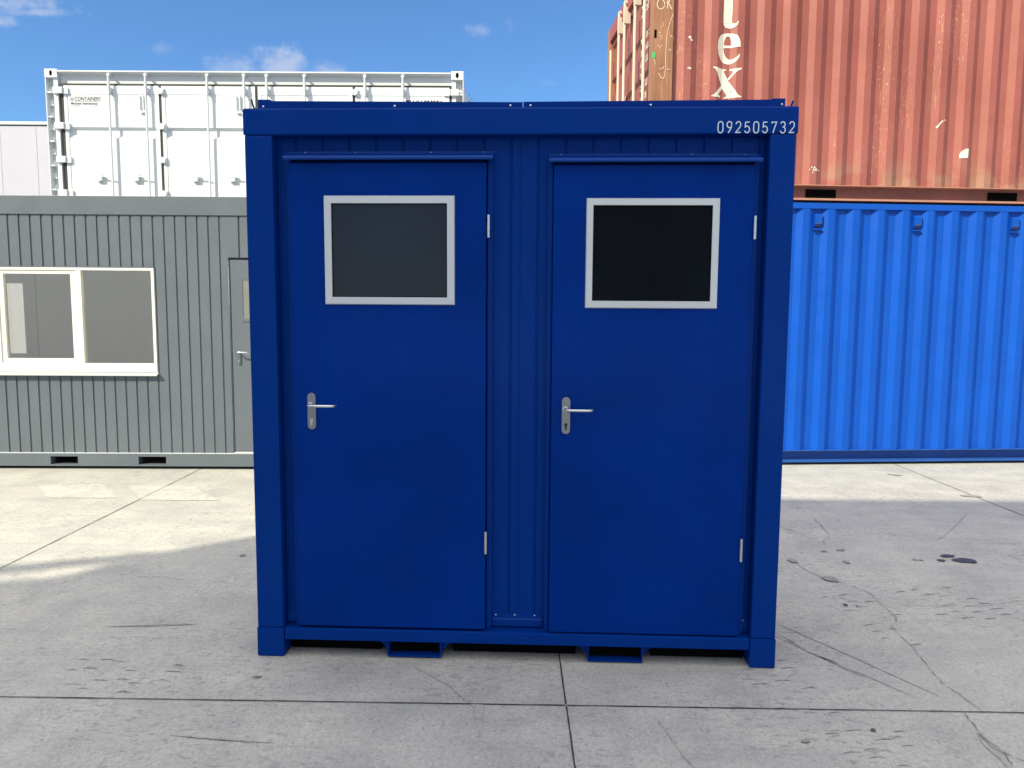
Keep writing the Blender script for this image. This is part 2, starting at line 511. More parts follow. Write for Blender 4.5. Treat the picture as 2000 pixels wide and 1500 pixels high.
    hole = N.math('MULTIPLY', N.ramp(ph.outputs[0], 0.13, 0.07), N.ramp(pr, 0.72, 0.74))
    c = N.mix(N.math('MULTIPLY', hole, 0.75), c, (0.10, 0.10, 0.10, 1))
    # hairline cracks
    cv_ = N.n('ShaderNodeTexVoronoi', {'Vector': N.mix(0.12, oc, N.noise(oc, 3.0, 4, 0.6, out=1)), 'Scale': 0.62}, feature='DISTANCE_TO_EDGE')
    cm = N.math('MULTIPLY', N.ramp(cv_.outputs[0], 0.0035, 0.0012), N.ramp(N.noise(oc, 0.55, 2), 0.60, 0.66))
    c = N.mix(N.math('MULTIPLY', cm, 0.45), c, (0.14, 0.14, 0.14, 1))
    if mul != 1.0:
        c = N.mix(1.0, c, (mul, mul, mul, 1), 'MULTIPLY')
    N.set(bs.inputs['Base Color'], c)
    N.set(bs.inputs['Roughness'], N.ramp(med, 0.3, 0.7, 0.72, 0.9))
    bs.inputs['Specular IOR Level'].default_value = 0.35
    hgt = N.math('ADD', N.math('MULTIPLY', fine, 0.6), N.math('MULTIPLY', grit, 0.5))
    hgt = N.math('SUBTRACT', hgt, N.math('MULTIPLY', hole, 0.8))
    b = N.n('ShaderNodeBump', {'Strength': 0.35, 'Distance': 0.006, 'Height': hgt})
    N.t.links.new(b.outputs[0], bs.inputs['Normal'])
    return m


M['concrete'] = concrete()
M['joint'] = paint('joint_filler', (0.035, 0.035, 0.035), 0.9, 0.3, 0)
M['crack'] = paint('crack_dirt', (0.15, 0.15, 0.148), 0.9, 0.3, 0)
M['stain'] = paint('oil_stain', (0.055, 0.055, 0.058), 0.5, 0.3, 0)
M['stain_soft'] = concrete('stained_concrete', 0.68)
M['patch'] = concrete('lighter_concrete', 1.13)  # same concrete, multiplied lighter
M['tread'] = concrete('tyre_marked_concrete', 0.88)
M['smear'] = concrete('smeared_concrete', 0.97)



def leaf_mat():
    m, N, bs, oc = newmat('leaves')
    c = N.mix(N.noise(oc, 3.0, 3), (0.06, 0.12, 0.02, 1), (0.16, 0.24, 0.05, 1))
    N.set(bs.inputs['Base Color'], c)
    bs.inputs['Roughness'].default_value = 0.5
    bs.inputs['Subsurface Weight'].default_value = 0.0
    return m


M['leaf'] = leaf_mat()

# ------------------------------------------------------------------ ground
g = MB()
S = 160.0
g.quad((-S, -S, 0), (S, -S, 0), (S, S, 0), (-S, S, 0), 0)
def gl(z):
    return lambda x, y: (x, y, z)
def jitter(a, b, n, amp):
    out = []
    for i in range(n + 1):
        t = i / n
        x = a[0] + (b[0] - a[0]) * t; y = a[1] + (b[1] - a[1]) * t
        out.append((x + random.uniform(-amp, amp), y + random.uniform(-amp, amp)))
    return out
def joint(a, b, w=0.0055, z=0.0035):
    n = max(8, int(math.dist(a, b) / 0.05))
    pts = jitter(a, b, n, 0.0007)
    g.ribbon(pts, [w * random.uniform(0.75, 1.3) for _ in pts], gl(z), mi=1)
joint((-14.0, 2.975), (0.213, 2.7325))
joint((0.221, 2.7325), (14.0, 2.482))
joint((0.2145, 20), (0.2165, 2.739), z=0.0035)
joint((0.2175, 2.7265), (0.222, -1.0), z=0.0035)
joint((-2.905, 16.0), (-2.99, 3.2), 0.006)
joint((3.885, 18.0), (3.877, 3.4), 0.0055)
def crack(pts, w=0.004, z=0.0045):
    P = []
    for a, b in zip(pts, pts[1:]):
        n = max(2, int(math.dist(a, b) / 0.02))
        for i in range(n):
            t = i / n
            P.append((a[0] + (b[0] - a[0]) * t + random.uniform(-1, 1) * 0.0045, a[1] + (b[1] - a[1]) * t + random.uniform(-1, 1) * 0.0045))
    P.append(pts[-1])
    g.ribbon(P, [w * random.uniform(0.12, 0.95) for _ in P], gl(z), mi=2)
crack([(1.728, 4.429), (1.748, 4.245), (1.811, 4.121), (1.901, 4.025), (1.954, 3.905), (1.939, 3.76)], 0.0055)
crack([(1.939, 3.76), (1.936, 3.669), (1.932, 3.583), (1.885, 3.513), (1.854, 3.485), (1.837, 3.356), (1.833, 3.247), (1.823, 3.189), (1.795, 3.038), (1.778, 2.909), (1.797, 2.835), (1.803, 2.697)], 0.0045)
crack([(1.729, 2.691), (1.718, 2.624), (1.701, 2.548), (1.702, 2.497), (1.711, 2.448), (1.748, 2.389), (1.80, 2.28)], 0.0055)
crack([(2.241, 5.361), (2.187, 4.96), (2.087, 4.829), (2.064, 4.755)], 0.005, 0.0049)
crack([(2.233, 5.042), (2.407, 5.035), (2.586, 5.006), (2.78, 4.92), (2.884, 4.881), (3.083, 5.088), (3.458, 5.516)], 0.0045, 0.0053)
crack([(1.945, 3.755), (2.134, 3.739), (2.448, 3.738), (2.73, 3.82)], 0.004, 0.0049)
crack([(2.98, 4.808), (3.406, 4.806), (4.2, 4.82)], 0.004)
crack([(1.701, 2.548), (1.688, 2.476), (1.71, 2.435), (1.698, 2.369)], 0.008, 0.0049)
crack([(-1.938, 3.419), (-1.716, 3.44), (-1.513, 3.455)], 0.004)
crack([(-1.175, 2.504), (-0.95, 2.478), (-0.851, 2.461)], 0.003)
crack([(-1.05, 3.0), (-0.7, 2.98), (-0.45, 2.985)], 0.002)
def blob(cx, cy, rx, ry, mi=3, z=0.0055, n=22, rough=0.22, rot=0.0):
    pts = []
    ph = [random.uniform(0, 6.3) for _ in range(4)]
    for i in range(n):
        a = 2 * math.pi * i / n
        r = 1 + rough * (0.5 * math.sin(2 * a + ph[0]) + 0.35 * math.sin(3 * a + ph[1]) + 0.3 * math.sin(5 * a + ph[2]))
        x, y = math.cos(a) * rx * r, math.sin(a) * ry * r
        pts.append((cx + x * math.cos(rot) - y * math.sin(rot), cy + x * math.sin(rot) + y * math.cos(rot), z))
    g.add(pts, [tuple(range(n))], mi)
blob(2.80, 4.455, 0.064, 0.050)
blob(2.742, 4.54, 0.042, 0.028, z=0.0059)
blob(2.655, 4.455, 0.022, 0.022)
blob(2.50, 4.468, 0.016, 0.012, 4); blob(2.535, 4.462, 0.014, 0.010, 4)
blob(2.052, 4.414, 0.02, 0.026, 4); blob(1.730, 4.43, 0.03, 0.035, 4, z=0.0061)
blob(1.828, 4.12, 0.05, 0.038, 4, z=0.0061, rot=-0.6)
blob(1.746, 3.742, 0.010, 0.014); blob(1.80, 3.73, 0.008, 0.006)
blob(1.325, 2.573, 0.009, 0.010); blob(1.05, 2.5, 0.016, 0.012, 4)
blob(2.0, 4.62, 0.018, 0.012, 4); blob(2.12, 4.65, 0.03, 0.02, 4)
blob(-1.046, 2.936, 0.020, 0.005, rot=0.15)
blob(-2.55, 3.16, 0.02, 0.008, 4); blob(-1.45, 4.45, 0.028, 0.02, 4); blob(-1.66, 4.47, 0.022, 0.018, 4)
blob(3.62, 6.9, 0.06, 0.03, 4, rot=-0.7); blob(3.85, 6.1, 0.09, 0.04, 4)
for _ in range(46):          # small bits of grit and drips of tar
    x = random.uniform(-2.6, 3.4); y = random.uniform(2.1, 5.6)
    if -1.2 < x < 1.25 and y > 3.0:
        continue
    blob(x, y, random.uniform(0.002, 0.007), random.uniform(0.002, 0.005), random.choice((3, 4)), z=0.0065, n=8)
for q in ([(-4.073, 6.277), (-3.551, 6.33), (-3.168, 5.859), (-3.716, 5.845)], [(-3.312, 6.298), (-2.712, 6.239), (-2.328, 5.798), (-2.95, 5.798)]):
    pts = []
    for a, b in zip(q, q[1:] + q[:1]):
        for i in range(10):
            t = i / 10
            pts.append((a[0] + (b[0] - a[0]) * t + random.uniform(-.012, .012), a[1] + (b[1] - a[1]) * t + random.uniform(-.008, .008), 0.003))
    g.add(pts, [tuple(range(len(pts)))], 5)
# tyre tread prints: rows of short curved bars across the wheel path
def treads(x, y, ang, rows, cols, pitch=0.052, w_=0.075):
    ca, sa = math.cos(ang), math.sin(ang)
    for r in range(rows):
        for c_ in range(cols):
            if random.random() < 0.45:
                continue
            u0 = c_ * w_ * 1.08 + random.uniform(-.015, .015); v0 = r * pitch + random.uniform(-.012, .012) + (0.5 if c_ % 2 else 0) * pitch * .5
            L_ = w_ * random.uniform(0.55, 0.95)
            pts = [(u0 + L_ * t, v0 + 0.010 * math.sin(3.1 * t) + random.uniform(-.0012, .0012)) for t in (0, .2, .4, .6, .8, 1)]
            pts = [(x + p * ca - q * sa, y + p * sa + q * ca) for p, q in pts]
            k_ = random.uniform(0.4, 1.0)
            g.ribbon(pts, [0.002, 0.009 * k_, 0.012 * k_, 0.010 * k_, 0.007 * k_, 0.002], gl(0.0031), mi=6)
treads(1.16, 2.24, 0.06, 7, 4, 0.050)
treads(1.02, 2.66, 0.10, 9, 3, 0.062, 0.085)
treads(1.75, 3.25, 0.12, 8, 3, 0.085, 0.09)
treads(2.15, 3.55, 0.15, 6, 4, 0.075, 0.10)
treads(-1.9, 2.85, -0.1, 4, 6, 0.075, 0.08)
def smear(pts, w_, mi=7):
    P = []
    for a, b in zip(pts, pts[1:]):
        for i in range(12):
            t = i / 12
            P.append((a[0] + (b[0] - a[0]) * t, a[1] + (b[1] - a[1]) * t))
    P.append(pts[-1]); n = len(P)
    g.ribbon(P, [0.001 + w_ * math.sin(math.pi * i / (n - 1)) * random.uniform(.8, 1.1) for i in range(n)], gl(0.0027), mi=mi)
smear([(1.21, 3.43), (1.36, 3.17), (1.5, 2.98), (1.62, 2.79)], 0.009)
smear([(1.27, 3.385), (1.334, 3.24), (1.409, 3.095), (1.492, 2.953)], 0.016)
smear([(1.30, 3.52), (1.52, 3.16), (1.72, 2.80)], 0.014)
smear([(1.70, 2.57), (1.685, 2.48), (1.69, 2.40), (1.66, 2.30)], 0.035, 6)
smear([(-1.22, 2.515), (-1.0, 2.49), (-0.82, 2.47)], 0.012, 6)
smear([(-1.95, 3.42), (-1.7, 3.44), (-1.5, 3.455)], 0.014)
smear([(0.55, 2.66), (0.60, 2.40), (0.68, 2.2)], 0.010)
smear([(-0.42, 3.05), (-0.22, 2.88), (-0.12, 2.72), (-0.10, 2.5)], 0.05)
ground = g.build('ground', [M['concrete'], M['joint'], M['crack'], M['stain'], M['stain_soft'], M['patch'], M['tread'], M['smear']])
for p_ in ground.data.polygons:      # every sheet faces up
    if p_.normal.z < 0:
        p_.flip()
ground['kind'] = 'structure'
ground['label'] = 'worn grey concrete yard with saw-cut joints, cracks and oil spots'

# ------------------------------------------------------------------ blue sanitary cabin (the main thing)
U = thing('sanitary_cabin', 'dark blue two-door steel sanitary cabin numbered 092505732 in the foreground', 'portable cabin', (-1.11125, 3.13298, 0), R(-2.2382))
WID, DEP, TOP = 2.244, 0.90, 2.333
ub = M['unit']
for (x0, x1) in ((0.004, 0.119), (2.139, 2.243)):
    for (y0, y1) in ((0.0, 0.115), (DEP - 0.115, DEP)):
        MB().box(x0, x1, y0, y1, 0.1305, 2.2275).build('corner_post', ub, U, bevel=0.006)
        MB().box(x0 - 0.002, x1 + 0.0015, y0 - 0.002, y1 + 0.002, 0.004, 0.130).box(x0 + .004, x1 - .004, y0 + .004, y1 - .004, 0.0, 0.004).build('corner_foot', ub, U, bevel=0.005)
MB().box(0, 2.249, -0.003, 0.12, 2.228, 2.333).build('front_header', ub, U, bevel=0.006)
MB().box(0.004, 2.245, 0.004, 0.074, 2.3332, 2.3352).build('header_capping', M['unit_trim'], U)
MB().box(0, 2.249, DEP - 0.12, DEP + 0.003, 2.228, 2.333).build('back_header', ub, U, bevel=0.004)
for (x0, x1) in ((0, 0.12), (2.129, 2.249)):
    MB().box(x0, x1, 0.1205, DEP - 0.1205, 2.228, 2.333).build('side_header', ub, U, bevel=0.004)
MB().box(0.1215, 2.1365, 0.003, 0.09, 0.077, 0.130).build('base_rail', ub, U, bevel=0.004)
MB().box(0.1215, 2.1365, DEP - 0.09, DEP - .003, 0.077, 0.130).build('base_rail', ub, U, bevel=0.003)
for (x0, x1) in ((0.01, 0.09), (2.154, 2.234)):
    MB().box(x0, x1, 0.118, DEP - 0.118, 0.077, 0.130).build('base_rail', ub, U, bevel=0.003)
MB().box(0.10, 2.15, 0.095, DEP - 0.095, 0.085, 0.128).build('floor_pan', M['rubber'], U)
# front wall cladding
w = MB()
groove(0.1195, 2.1385, 0.1302, 2.2278, 0.1125, 0.307, 0.012, 0.006, 0.062, w)
w.build('front_wall', ub, U)
MB().box(1.139, 1.141, 0.0585, 0.0618, 0.20, 2.226).build('cladding_seam', ub, U)
# bottom drip trims in the bays beside the doors
for (x0, x1) in ((1.03, 1.246), (2.104, 2.136), (0.121, 0.158)):
    t_ = MB(); t_.prism([(0.0615, 0.196), (0.0595, 0.195), (0.0575, 0.174), (0.052, 0.168), (0.050, 0.142), (0.0615, 0.1405)], lambda y, z, x: (x, y, z), x0, x1)
    t_.build('drip_trim', ub, U)
sc = MB()
def screw(mb, x, y, z, r=0.0042):
    n = 8
    vs = [(x, y - r * 0.7, z)] + [(x + r * math.cos(2 * math.pi * k / n), y, z + r * math.sin(2 * math.pi * k / n)) for k in range(n)]
    mb.add(vs, [(0, 1 + k, 1 + (k + 1) % n) for k in range(n)])
for x in (1.045, 1.128, 1.215):
    screw(sc, x, 0.0570, 0.188, 0.0032)
screw(sc, 2.118, 0.0570, 0.186, 0.0032)
build_parts(sc, 'screw', M['screw'], U)
for (fnx, nm) in ((lambda x, y, z: (0.008 + y, x, z), 'side_wall'), (lambda x, y, z: (2.239 - y, x, z), 'side_wall')):
    groove(0.1155, DEP - 0.1155, 0.131, 2.2275, 0.1125, 0.15, 0.012, 0.006, 0.01, None, fnx).build(nm, ub, U)
groove(0.12, 2.138, 0.131, 2.2275, 0.1125, 0.18, 0.012, 0.006, 0.0, None, lambda x, y, z: (x, DEP - 0.02 - y, z)).build('back_wall', ub, U)
MB().box(0.121, 2.128, 0.121, DEP - 0.121, 2.29, 2.318).build('roof_sheet', M['zinc'], U)
# fork pockets
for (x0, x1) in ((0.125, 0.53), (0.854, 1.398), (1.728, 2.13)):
    MB().box(x0, x1, 0.085, DEP - 0.1, 0.005, 0.0765).build('underside_shade_block', M['black'], U)  # black blocks stand in for the shade under the cabin
MB().box(0.125, 2.13, DEP - 0.088, DEP - 0.06, 0.002, 0.0765).build('rear_light_blocker', M['rubber'], U)  # added to stop sunlight coming in under the back
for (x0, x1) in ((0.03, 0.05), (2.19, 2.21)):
    MB().box(x0, x1, 0.13, DEP - 0.12, 0.002, 0.0765).build('side_light_blocker', M['rubber'], U)  # added to stop light coming in under the sides
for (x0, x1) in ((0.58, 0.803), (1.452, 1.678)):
    MB().box(x0, x1, 0.055, 0.6, 0.0135, 0.0755).build('pocket_shade_block', M['black'], U)  # black block stands in for the shade inside the pocket
for (x0, x1) in ((0.574, 0.809), (1.446, 1.684)):
    p = MB(); t = 0.0055
    p.box(x0, x1, 0.012, DEP - 0.012, 0.007, 0.007 + t)
    p.box(x0, x0 + t, 0.012, DEP - 0.012, 0.007 + t, 0.0765)
    p.box(x1 - t, x1, 0.012, DEP - 0.012, 0.007 + t, 0.0765)
    for sgn, xe in ((-1, x0), (1, x1)):
        p.prism([(xe, 0.0765), (xe + sgn * 0.043, 0.0765), (xe + sgn * 0.036, 0.062), (xe, 0.030)], lambda a, b, y: (a, y, b), 0.035, 0.041)
    p.build('fork_pocket', ub, U)
# roof edge flashing, its screws and the lashing eyes
for (x0, x1, e0, e1) in ((0.036, 1.146, 1, 0), (1.149, 2.217, 0, 1)):
    f = MB()
    pts = [(x0, 2.334), (x1, 2.334), (x1, 2.384)]
    if e1:
        pts = [(x0, 2.334), (x1, 2.334), (x1, 2.3855), (x1 - 0.05, 2.3855), (x1 - 0.058, 2.3815)]
        pts += [(x0, 2.377)]
    else:
        pts = [(x0, 2.334), (x1, 2.334), (x1, 2.3755), (x0 + 0.058, 2.385), (x0 + 0.05, 2.391), (x0, 2.391)]
    f.prism(pts, lambda a, b, y: (a, y, b), 0.078, 0.084)
    f.box(x0, x1, 0.0845, 0.115, 2.3335, 2.338)
    fo = f.build('roof_flashing', ub, U)
    s_ = MB()
    for x in ((0.058, 0.613, 1.095) if e0 else (1.178, 1.672, 2.204)):
        screw(s_, x, 0.0775, 2.362, 0.0045)
    build_parts(s_, 'screw', M['screw'], fo)
MB().tube([(0.008, 0.08, 2.392), (0.012, 0.08, 2.372), (0.018, 0.08, 2.358), (0.03, 0.08, 2.345), (0.034, 0.08, 2.330)], 0.0042, 6).build('lifting_eye', M['rubber'], U)
MB().tube([(2.249, 0.08, 2.376), (2.243, 0.08, 2.358), (2.238, 0.08, 2.330)], 0.0045, 6).tube([(2.225, 0.08, 2.347), (2.232, 0.08, 2.338), (2.236, 0.08, 2.330)], 0.004, 6).build('lifting_eye', ub, U)


def arc(cx, cy, rx, ry, a0, a1, n=8):
    return [(cx + rx * math.cos(R(a0 + (a1 - a0) * i / n)), cy + ry * math.sin(R(a0 + (a1 - a0) * i / n))) for i in range(n + 1)]


DIG = {
    '0': ([arc(.5, .72, .5, .28, 0, 180, 8) + arc(.5, .28, .5, .28, 180, 360, 8)], True),
    '9': ([[(.95, .70)] + arc(.5, .73, .5, .27, 0, 360, 14)[1:-1] + [(1.0, .70), (.93, .50), (.30, 0)]], False),
    '2': ([arc(.5, .73, .48, .27, 170, -20, 9) + [(.82, .50), (0.02, .045), (1.0, .045)]], False),
    '5': ([[(.92, .955), (.16, .955), (.10, .52)] + arc(.48, .31, .50, .29, 125, -160, 12)], False),
    '7': ([[(.04, .84), (.04, .955), (.98, .955), (.30, 0)]], False),
    '3': ([arc(.48, .76, .44, .235, 165, -75, 10) + [(.40, .53)] , [(.46, .53)] + arc(.48, .275, .50, .27, 78, -165, 11)], False),
}


def digit(mb, ch, x, z, w_, h_, y, sw):
    strokes, closed = DIG[ch]
    for i, s in enumerate(strokes):
        mb.ribbon([(x + p * w_, z + q * h_) for p, q in s], sw, lambda a, b, yy=y - 0.0002 * i: (a, yy, b), closed)


num = MB()
for i, ch in enumerate('092505732'):
    digit(num, ch, 1.930 + i * 0.0352, 2.2305 - i * 0.0002, 0.0195, 0.044, -0.0042, 0.0042)
num.build('serial_number', M['digit'], U)


def unit_door(x0, x1, z0, z1, win, pane, hx, hz, hinges, cyl):
    # steel door frame around the leaf
    fr = MB()
    fr.box(x0 - 0.022, x0 - 0.003, 0.030, 0.0615, 0.131, z1 + 0.02)
    fr.box(x1 + 0.004, x1 + 0.026, 0.034, 0.0615, 0.131, z1 + 0.02)
    fr.box(x0 - 0.022, x1 + 0.026, 0.028, 0.0615, z1 + 0.0202, z1 + 0.045)
    fr.build('door_frame', ub, U, bevel=0.002)
    d = MB(); d.box(x0, x1, 0.008, 0.055, z0, z1)
    door = d.build('door', M['unit_door'], U, bevel=0.0018)
    a0, a1, b0, b1, c0, c1, e0, e1 = win
    f = MB()
    # mitred frame: outer rect, raised inner rect
    O = [(a0, b0), (a1, b0), (a1, b1), (a0, b1)]
    I = [(c0, e0), (c1, e0), (c1, e1), (c0, e1)]
    Mi = [(a0 + .003, b0 + .003), (a1 - .003, b0 + .003), (a1 - .003, b1 - .003), (a0 + .003, b1 - .003)]
    vs = [(x, 0.0078, z) for x, z in O] + [(x, -0.0015, z) for x, z in Mi] + [(x, -0.003, z) for x, z in I] + [(x, 0.0078, z) for x, z in I]
    fs = []
    for r in range(3):
        for k in range(4):
            fs.append((r * 4 + k, r * 4 + (k + 1) % 4, r * 4 + 4 + (k + 1) % 4, r * 4 + 4 + k))
    f.add(vs, fs); f.build('window_frame', M['silver'], door)
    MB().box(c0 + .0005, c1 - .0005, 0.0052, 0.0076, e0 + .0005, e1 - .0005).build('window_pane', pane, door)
    gs = MB(); t4 = 0.0035
    gs.box(c0 + .0006, c1 - .0006, 0.0030, 0.0051, e0 + .0006, e0 + t4); gs.box(c0 + .0006, c1 - .0006, 0.0030, 0.0051, e1 - t4, e1 - .0006)
    gs.box(c0 + .0006, c0 + t4, 0.0030, 0.0051, e0 + t4 + .0002, e1 - t4 - .0002); gs.box(c1 - t4, c1 - .0006, 0.0030, 0.0051, e0 + t4 + .0002, e1 - t4 - .0002)
    build_parts(gs, 'rubber_seal', M['black'], door)
    # handle set
    hp = MB(); n = 10; w2, h2 = 0.018, 0.0785
    out = [(hx + w2 * math.cos(R(180 * i / n)), hz + h2 - w2 + w2 * math.sin(R(180 * i / n))) for i in range(n + 1)] + \
          [(hx + w2 * math.cos(R(180 + 180 * i / n)), hz - h2 + w2 + w2 * math.sin(R(180 + 180 * i / n))) for i in range(n + 1)]
    hp.prism(out, lambda a, b, y: (a, y, b), 0.0, 0.0078)
    hp.build('handle_plate', M['steel'], door, smooth=False, bevel=0.0015)
    zl = hz + 0.028
    lv = MB()
    lv.tube([(hx - .002, 0.0, zl + .002), (hx - .002, -0.010, zl + .002)], 0.0115, 14)
    lv.tube([(hx - .003, -0.0105, zl + .002), (hx - .003, -0.030, zl + .002), (hx + .000, -0.041, zl + .001), (hx + .010, -0.047, zl), (hx + .03, -0.048, zl),
             (hx + .088, -0.048, zl), (hx + .099, -0.045, zl), (hx + .106, -0.037, zl), (hx + .108, -0.024, zl), (hx + .108, -0.016, zl)], 0.0062, 12)
    lv.build('lever_handle', M['zinc'], door, smooth=True)
    lk = MB(); zc = hz - 0.038
    lk.tube([(hx, 0.0, zc), (hx, -0.004, zc)], 0.0068, 14)
    lk.box(hx - .0034, hx + .0034, -0.0032, 0.0, zc - .021, zc - .004)
    lk.build('lock_cylinder', cyl, door, smooth=False)
    MB().box(hx - .0008, hx + .0008, -0.0045, -0.0041, zc - .004, zc + .004).build('keyhole', M['black'], door)
    for (xh, za, zb) in hinges:
        h = MB()
        L = (zb - za)
        for (p, q) in ((0, .25), (.27, .73), (.75, 1)):
            h.tube([(xh, 0.003, za + L * p), (xh, 0.003, za + L * q)], 0.0062, 12)
        h.tube([(xh, 0.003, za + .002), (xh, 0.003, zb - .002)], 0.0045, 10)
        h.build('hinge', M['zinc'], door, smooth=True)
    return door


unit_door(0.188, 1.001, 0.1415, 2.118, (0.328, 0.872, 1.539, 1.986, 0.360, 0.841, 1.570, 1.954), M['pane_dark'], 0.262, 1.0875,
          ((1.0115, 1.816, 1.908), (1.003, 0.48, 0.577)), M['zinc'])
unit_door(1.277, 2.085, 0.1375, 2.108, (1.411, 1.951, 1.530, 1.976, 1.439, 1.921, 1.560, 1.947), M['pane_black'], 1.339, 1.081,
          ((2.093, 1.812, 1.905), (2.085, 0.467, 0.565)), M['rubber'])
for (x0, x1, zt, xs) in ((0.170, 1.030, 2.150, (0.24, 0.45, 0.768, 0.985)), (1.257, 2.109, 2.139, (1.307, 1.517, 1.840, 2.060))):
    c = MB()
    c.prism([(0.0615, zt + .024), (0.0585, zt + .024), (0.0585, zt + .002), (0.02, zt - .002), (-0.010, zt - .0065), (-0.016, zt - .0075), (-0.0205, zt - .010), (-0.0225, zt - .0145), (-0.0225, zt - .0195), (-0.0205, zt - .024), (-0.0185, zt - .024),
             (-0.019, zt - .016), (-0.010, zt - .009), (0.02, zt - .006), (0.0615, zt - .003)], lambda y, z, x: (x, y, z), x0, x1)
    cn = c.build('rain_canopy', M['unit_trim'], U)
    s_ = MB()
    for x in xs:
        screw(s_, x, 0.0580, zt + .0165, 0.0058)
    build_parts(s_, 'screw', M['screw'], cn)

# ------------------------------------------------------------------ grey office cabin
G = thing('office_cabin', 'grey ribbed office cabin with a wide white-framed window, left of the blue cabin', 'portable cabin', (-4.87334, 6.96042, 0), R(0.6692))
gm = M['grey']; GD = 2.18; GX0, GX1 = -2.0, 3.42
WX0, WX1, WZ0, WZ1 = 0.03, 1.535, 0.925, 1.895
DX0, DX1, DZ1 = 2.222, 3.05, 2.0
wl = MB(); pit, pha = 0.10235, 0.096
a = (pit, pha, 0.022, 0.0085, 0.0)
groove(GX0 + .1, WX0, 0.157, 2.3815, *a, mb=wl)
groove(WX0, 1.5275, WZ1, 2.3815, *a, mb=wl)
groove(WX0, 1.5275, 0.157, WZ0 - .001, *a, mb=wl)
groove(1.5275, DX0, 0.157, 2.3815, *a, mb=wl)
groove(DX0, DX1, DZ1, 2.3815, pit, 2.322, 0.022, 0.010, 0.0, mb=wl)
groove(DX1, GX1 - .1, 0.157, 2.3815, *a, mb=wl)
wl.build('front_wall', gm, G)
MB().box(GX0, GX1, -0.012, 0.10, 2.382, 2.552).build('roof_fascia', gm, G, bevel=0.003)
MB().box(GX0, GX1, 0.101, GD, 2.44, 2.54).build('roof', gm, G)
for x0 in (GX0, GX1 - .0995):
    for y0 in (-0.006, GD - .10):
        MB().box(x0, x0 + .0995, y0, y0 + .10, 0.03, 2.3815).build('corner_post', gm, G, bevel=0.004)
br = MB()
px = [GX0, 0.499, 0.757, 1.328, 1.590, GX1]
br.box(GX0, GX1, -0.026, 0.06, 0.122, 0.1500)
br.box(GX0, GX1, -0.026, 0.06, 0.030, 0.046)
for i in (0, 2, 4):
    br.box(px[i], px[i + 1], -0.026, 0.06, 0.0462, 0.1218)
br.build('base_rail', gm, G)
MB().box(GX0 + .01, GX1 - .01, -0.022, 0.0, 0.1504, 0.1562).build('sunlit_ledge_strip', M['silver'], G)  # sunlight on the rail top, drawn as a pale silver strip
fp = MB()
for x0, x1 in ((0.499, 0.757), (1.328, 1.590)):
    fp = MB(); fp.box(x0 + .001, x1 - .001, 0.35, 0.36, 0.047, 0.1215)
    fp.box(x0 + .001, x1 - .001, 0.0601, 0.35, 0.115, 0.1215)
    fp.build('fork_pocket', M['black'], G)
MB().box(GX0 + .05, GX1 - .05, 0.061, GD - .05, 0.1225, 0.150).build('floor', M['inside'], G)
sk = MB()
for x in (GX0 + .1, 0.0, GX1 - .3):
    sk.box(x, x + .2, 0.1, GD - .1, 0.0, 0.0298)
sk.box(GX0, GX1, GD - .06, GD, 0.03, 0.122)
build_parts(sk, 'skid', M['rubber'], G)
# side walls and back wall with a rear window opening
for xx, sgn in ((GX0 + .02, 1), (GX1 - .02, -1)):
    groove(0.095, GD - .1, 0.151, 2.3815, pit, 0.1, 0.022, 0.010, 0.0, None, lambda x, y, z, xx=xx, s=sgn: (xx + s * y, x, z)).build('side_wall', gm, G)
bw = MB(); yb = GD - 0.05
bx0, bx1, bz0, bz1 = -1.95, -0.99, 0.93, 1.86
for q in ((GX0 + .1, bx0, .151, 2.3815), (bx1, 1.0, .151, 2.3815), (2.6, GX1 - .1, .151, 2.3815), (1.0, 2.6, 2.1, 2.3815), (bx0, bx1, .151, bz0), (bx0, bx1, bz1, 2.3815)):  # second gap, right of the window, is unseen and added to brighten the room
    bw.box(q[0], q[1], yb, yb + .045, q[2], q[3])
bw.build('back_wall', M['inside'], G)
MB().box(GX0 + .1, GX1 - .1, 0.0605, yb - .001, 2.25, 2.27).build('ceiling', M['ceiling'], G)
bwf = MB()
for q in ((bx0, bx1, bz0, bz0 + .04), (bx0, bx1, bz1 - .04, bz1), (bx1 - .05, bx1, bz0 + .0401, bz1 - .0401), (bx0, bx0 + .05, bz0 + .0401, bz1 - .0401)):
    bwf.box(q[0] + (0), q[1], yb - .015, yb + .05, q[2], q[3])
bwf.build('rear_window_frame', M['pvc'], G, bevel=0.003)
ac = MB(); ac.box(-0.45, 0.05, yb - .16, yb - .001, 2.02, 2.20)
aco = ac.build('air_conditioner', M['pvc'], G, bevel=0.01)
MB().box(-0.42, 0.02, yb - .163, yb - .1605, 2.04, 2.085).build('vent', M['trim'], aco)
# front window
wf = MB(); fy0, fy1 = -0.014, 0.05
for q in ((WX0, WX1, WZ1 - .022, WZ1), (WX0, WX1, WZ0, WZ0 + .082), (WX0, 0.0895, WZ0 + .0821, WZ1 - .0221), (1.508, WX1, WZ0 + .0821, WZ1 - .0221), (0.815, 0.860, WZ0 + .0821, WZ1 - .0221)):
    wf.box(q[0], q[1], fy0, fy1, q[2], q[3])
win = wf.build('window', M['pvc'], G, bevel=0.002)
sa = MB()
for q in ((0.09, 0.8145, 1.838, WZ1 - .0225), (0.09, 0.8145, WZ0 + .0825, 1.050), (0.09, 0.137, 1.0502, 1.8378), (0.757, 0.8145, 1.0502, 1.8378)):
    sa.box(q[0], q[1], -0.004, 0.045, q[2], q[3])
sa.build('sash', M['pvc'], win, bevel=0.002)
MB().box(0.1372, 0.7568, 0.018, 0.022, 1.0504, 1.8376).build('pane', M['glass'], win)
